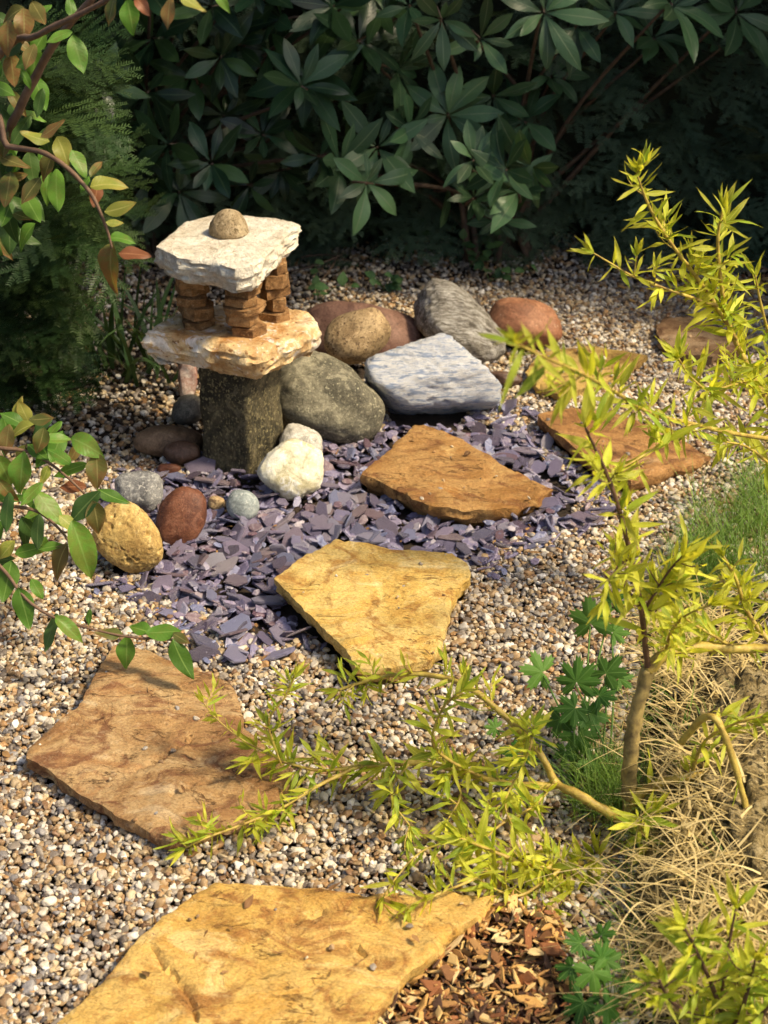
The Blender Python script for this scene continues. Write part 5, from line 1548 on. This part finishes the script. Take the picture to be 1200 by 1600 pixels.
add(PY([(1180, 595, 2.56), (1150, 600, 2.45), (1110, 610, 2.38), (1080, 590, 2.33), (1060, 560, 2.3)]), .003, .0014, M_WBARK, 60, .05, (.03, .058), .2)
add(PY([(1235, 690, 2.58), (1210, 560, 2.6), (1190, 480, 2.6), (1180, 430, 2.6)]), .004, .0015, M_WBARK, 60, .1, (.035, .06), .2)
add(PY([(1080, 662, 2.2), (1040, 690, 2.1), (1000, 715, 2.05), (955, 740, 2.0)]), .0024, .0012, M_WBARK, 45, .1, (.03, .055), .25)
add(PY([(1290, 800, 2.6), (1220, 740, 2.5), (1170, 700, 2.45), (1130, 690, 2.4)]), .004, .0015, M_WBARK, 50, .1, (.03, .058), .25)
DENS = 1.75
willow('golden_willow', 'upright yellow willow shoots rising against the dark hedge at the right edge', root2, br, 42)

br = []
root3 = G(1150, 1700)
add([root3] + PY([(1140, 1620, 1.5), (1120, 1560, 1.48), (1095, 1500, 1.46), (1070, 1450, 1.45)]), .005, .0016, M_WDARK, 60, .2, (.03, .055), .5)
add(PY([(1150, 1640, 1.5), (1200, 1570, 1.46), (1215, 1500, 1.45)]), .004, .0016, M_WDARK, 55, .1, (.03, .055), .4)
add(PY([(1110, 1600, 1.5), (1130, 1540, 1.5), (1140, 1470, 1.52), (1150, 1420, 1.53)]), .003, .0016, M_WDARK, 55, .1, (.03, .055), .4)
add(PY([(1140, 1620, 1.5), (1165, 1560, 1.46), (1180, 1500, 1.45)]), .004, .0016, M_WDARK, 60, .1, (.03, .055), .5)
add(PY([(1130, 1600, 1.48), (1080, 1585, 1.46), (1045, 1560, 1.45), (1030, 1530, 1.44)]), .004, .0016, M_WDARK, 60, .1, (.03, .055), .5)
willow('golden_willow', 'low green yellow willow sprig in the bottom right corner', root3, br, 43)

# ---- unseen tree added on the right; its crown shades the corner behind the lantern
M_ADDED_TREE = leaf_mat('added_tree_leaf', (0.06, 0.13, 0.03), (0.10, 0.18, 0.045), (0.14, 0.2, 0.08), 0.3, 0.45, None, 0.3)
def shade_tree():
    rr_ = random.Random(77)
    base = Vector((1.75, 3.35, 0))
    t = empty('added_shade_tree', base, 'small added tree out of view on the right, its crown placed to shade the far left corner', 'tree')
    top = Vector((1.35, 3.40, 2.25))
    stem('added_trunk', t, [base, Vector((1.72, 3.36, .8)), Vector((1.6, 3.38, 1.6)), top], [.045, .038, .03, .018], M_BARK, 10)
    parts = []
    for k in range(9):
        an = k * 2.4
        tip = Vector((1.25 + .45 * math.cos(an) * rr_.uniform(.5, 1), 3.42 + .42 * math.sin(an) * rr_.uniform(.5, 1), 2.6 + rr_.uniform(-.2, .3)))
        stem('limb', t, [top - Vector((0, 0, .15)), top.lerp(tip, .5) + Vector((0, 0, .06)), tip], [.012, .008, .003], M_BARK, 6)
    for _ in range(2600):
        d_ = rvec(rr_) * rr_.random() ** .4
        p = Vector((1.25 + d_.x * .52, 3.45 + d_.y * .50, 2.62 + d_.z * .36))
        if noise.noise(p * 4) < -.22: continue
        q = SHL[rr_.randrange(5)]
        parts.append((q[0], q[1], basis(p, rvec(rr_), Vector((0, 0, 1)) + rvec(rr_) * .6, rr_.uniform(.05, .085)), rr_.random(), q[2]))
    o_ = link('added_crown', joined('added_crown', parts, M_ADDED_TREE), t); o_.matrix_basis = Matrix.Translation(-base); o_['kind'] = 'stuff'
shade_tree()

# ---- fallen leaf scraps and twig bits on the gravel and flags
M_LIT = leaf_mat('leaf_litter', (0.20, 0.10, 0.04), (0.34, 0.20, 0.08), (0.3, 0.2, 0.1), 0.15, 0.7, None, 0.4)
rr = random.Random(99)
parts = []
for _ in range(480):
    px, py = rr.uniform(0, 1200), 1600 - 1170 * rr.random() ** 1.0
    p = G(px, py)
    z = terrain(p.x, p.y) + .010
    if any(inside(q, p.x, p.y) for q in FLAG_POLYS):
        if rr.random() < .6: continue
        z = .047
    if any((p.x - a) ** 2 + (p.y - b) ** 2 < r_ * r_ for a, b, r_ in ROCKS): continue
    if rr.random() < .45:
        q = SHL[rr.randrange(5)]; M = basis(Vector((p.x, p.y, z)), (rr.gauss(0, 1), rr.gauss(0, 1), rr.gauss(0, .15)), (rr.gauss(0, .3), rr.gauss(0, .3), 1), rr.uniform(.008, .026))
    else:
        q = WIL[rr.randrange(8)]; M = basis(Vector((p.x, p.y, z)), (rr.gauss(0, 1), rr.gauss(0, 1), rr.gauss(0, .1)), (rr.gauss(0, .3), rr.gauss(0, .3), 1), rr.uniform(.012, .035))
    parts.append((q[0], q[1], M, rr.random(), q[2]))
tag(link('leaf_litter', joined('leaf_litter', parts, M_LIT)), 'small brown leaf scraps scattered over gravel and flagstones', 'leaf litter', kind='stuff')
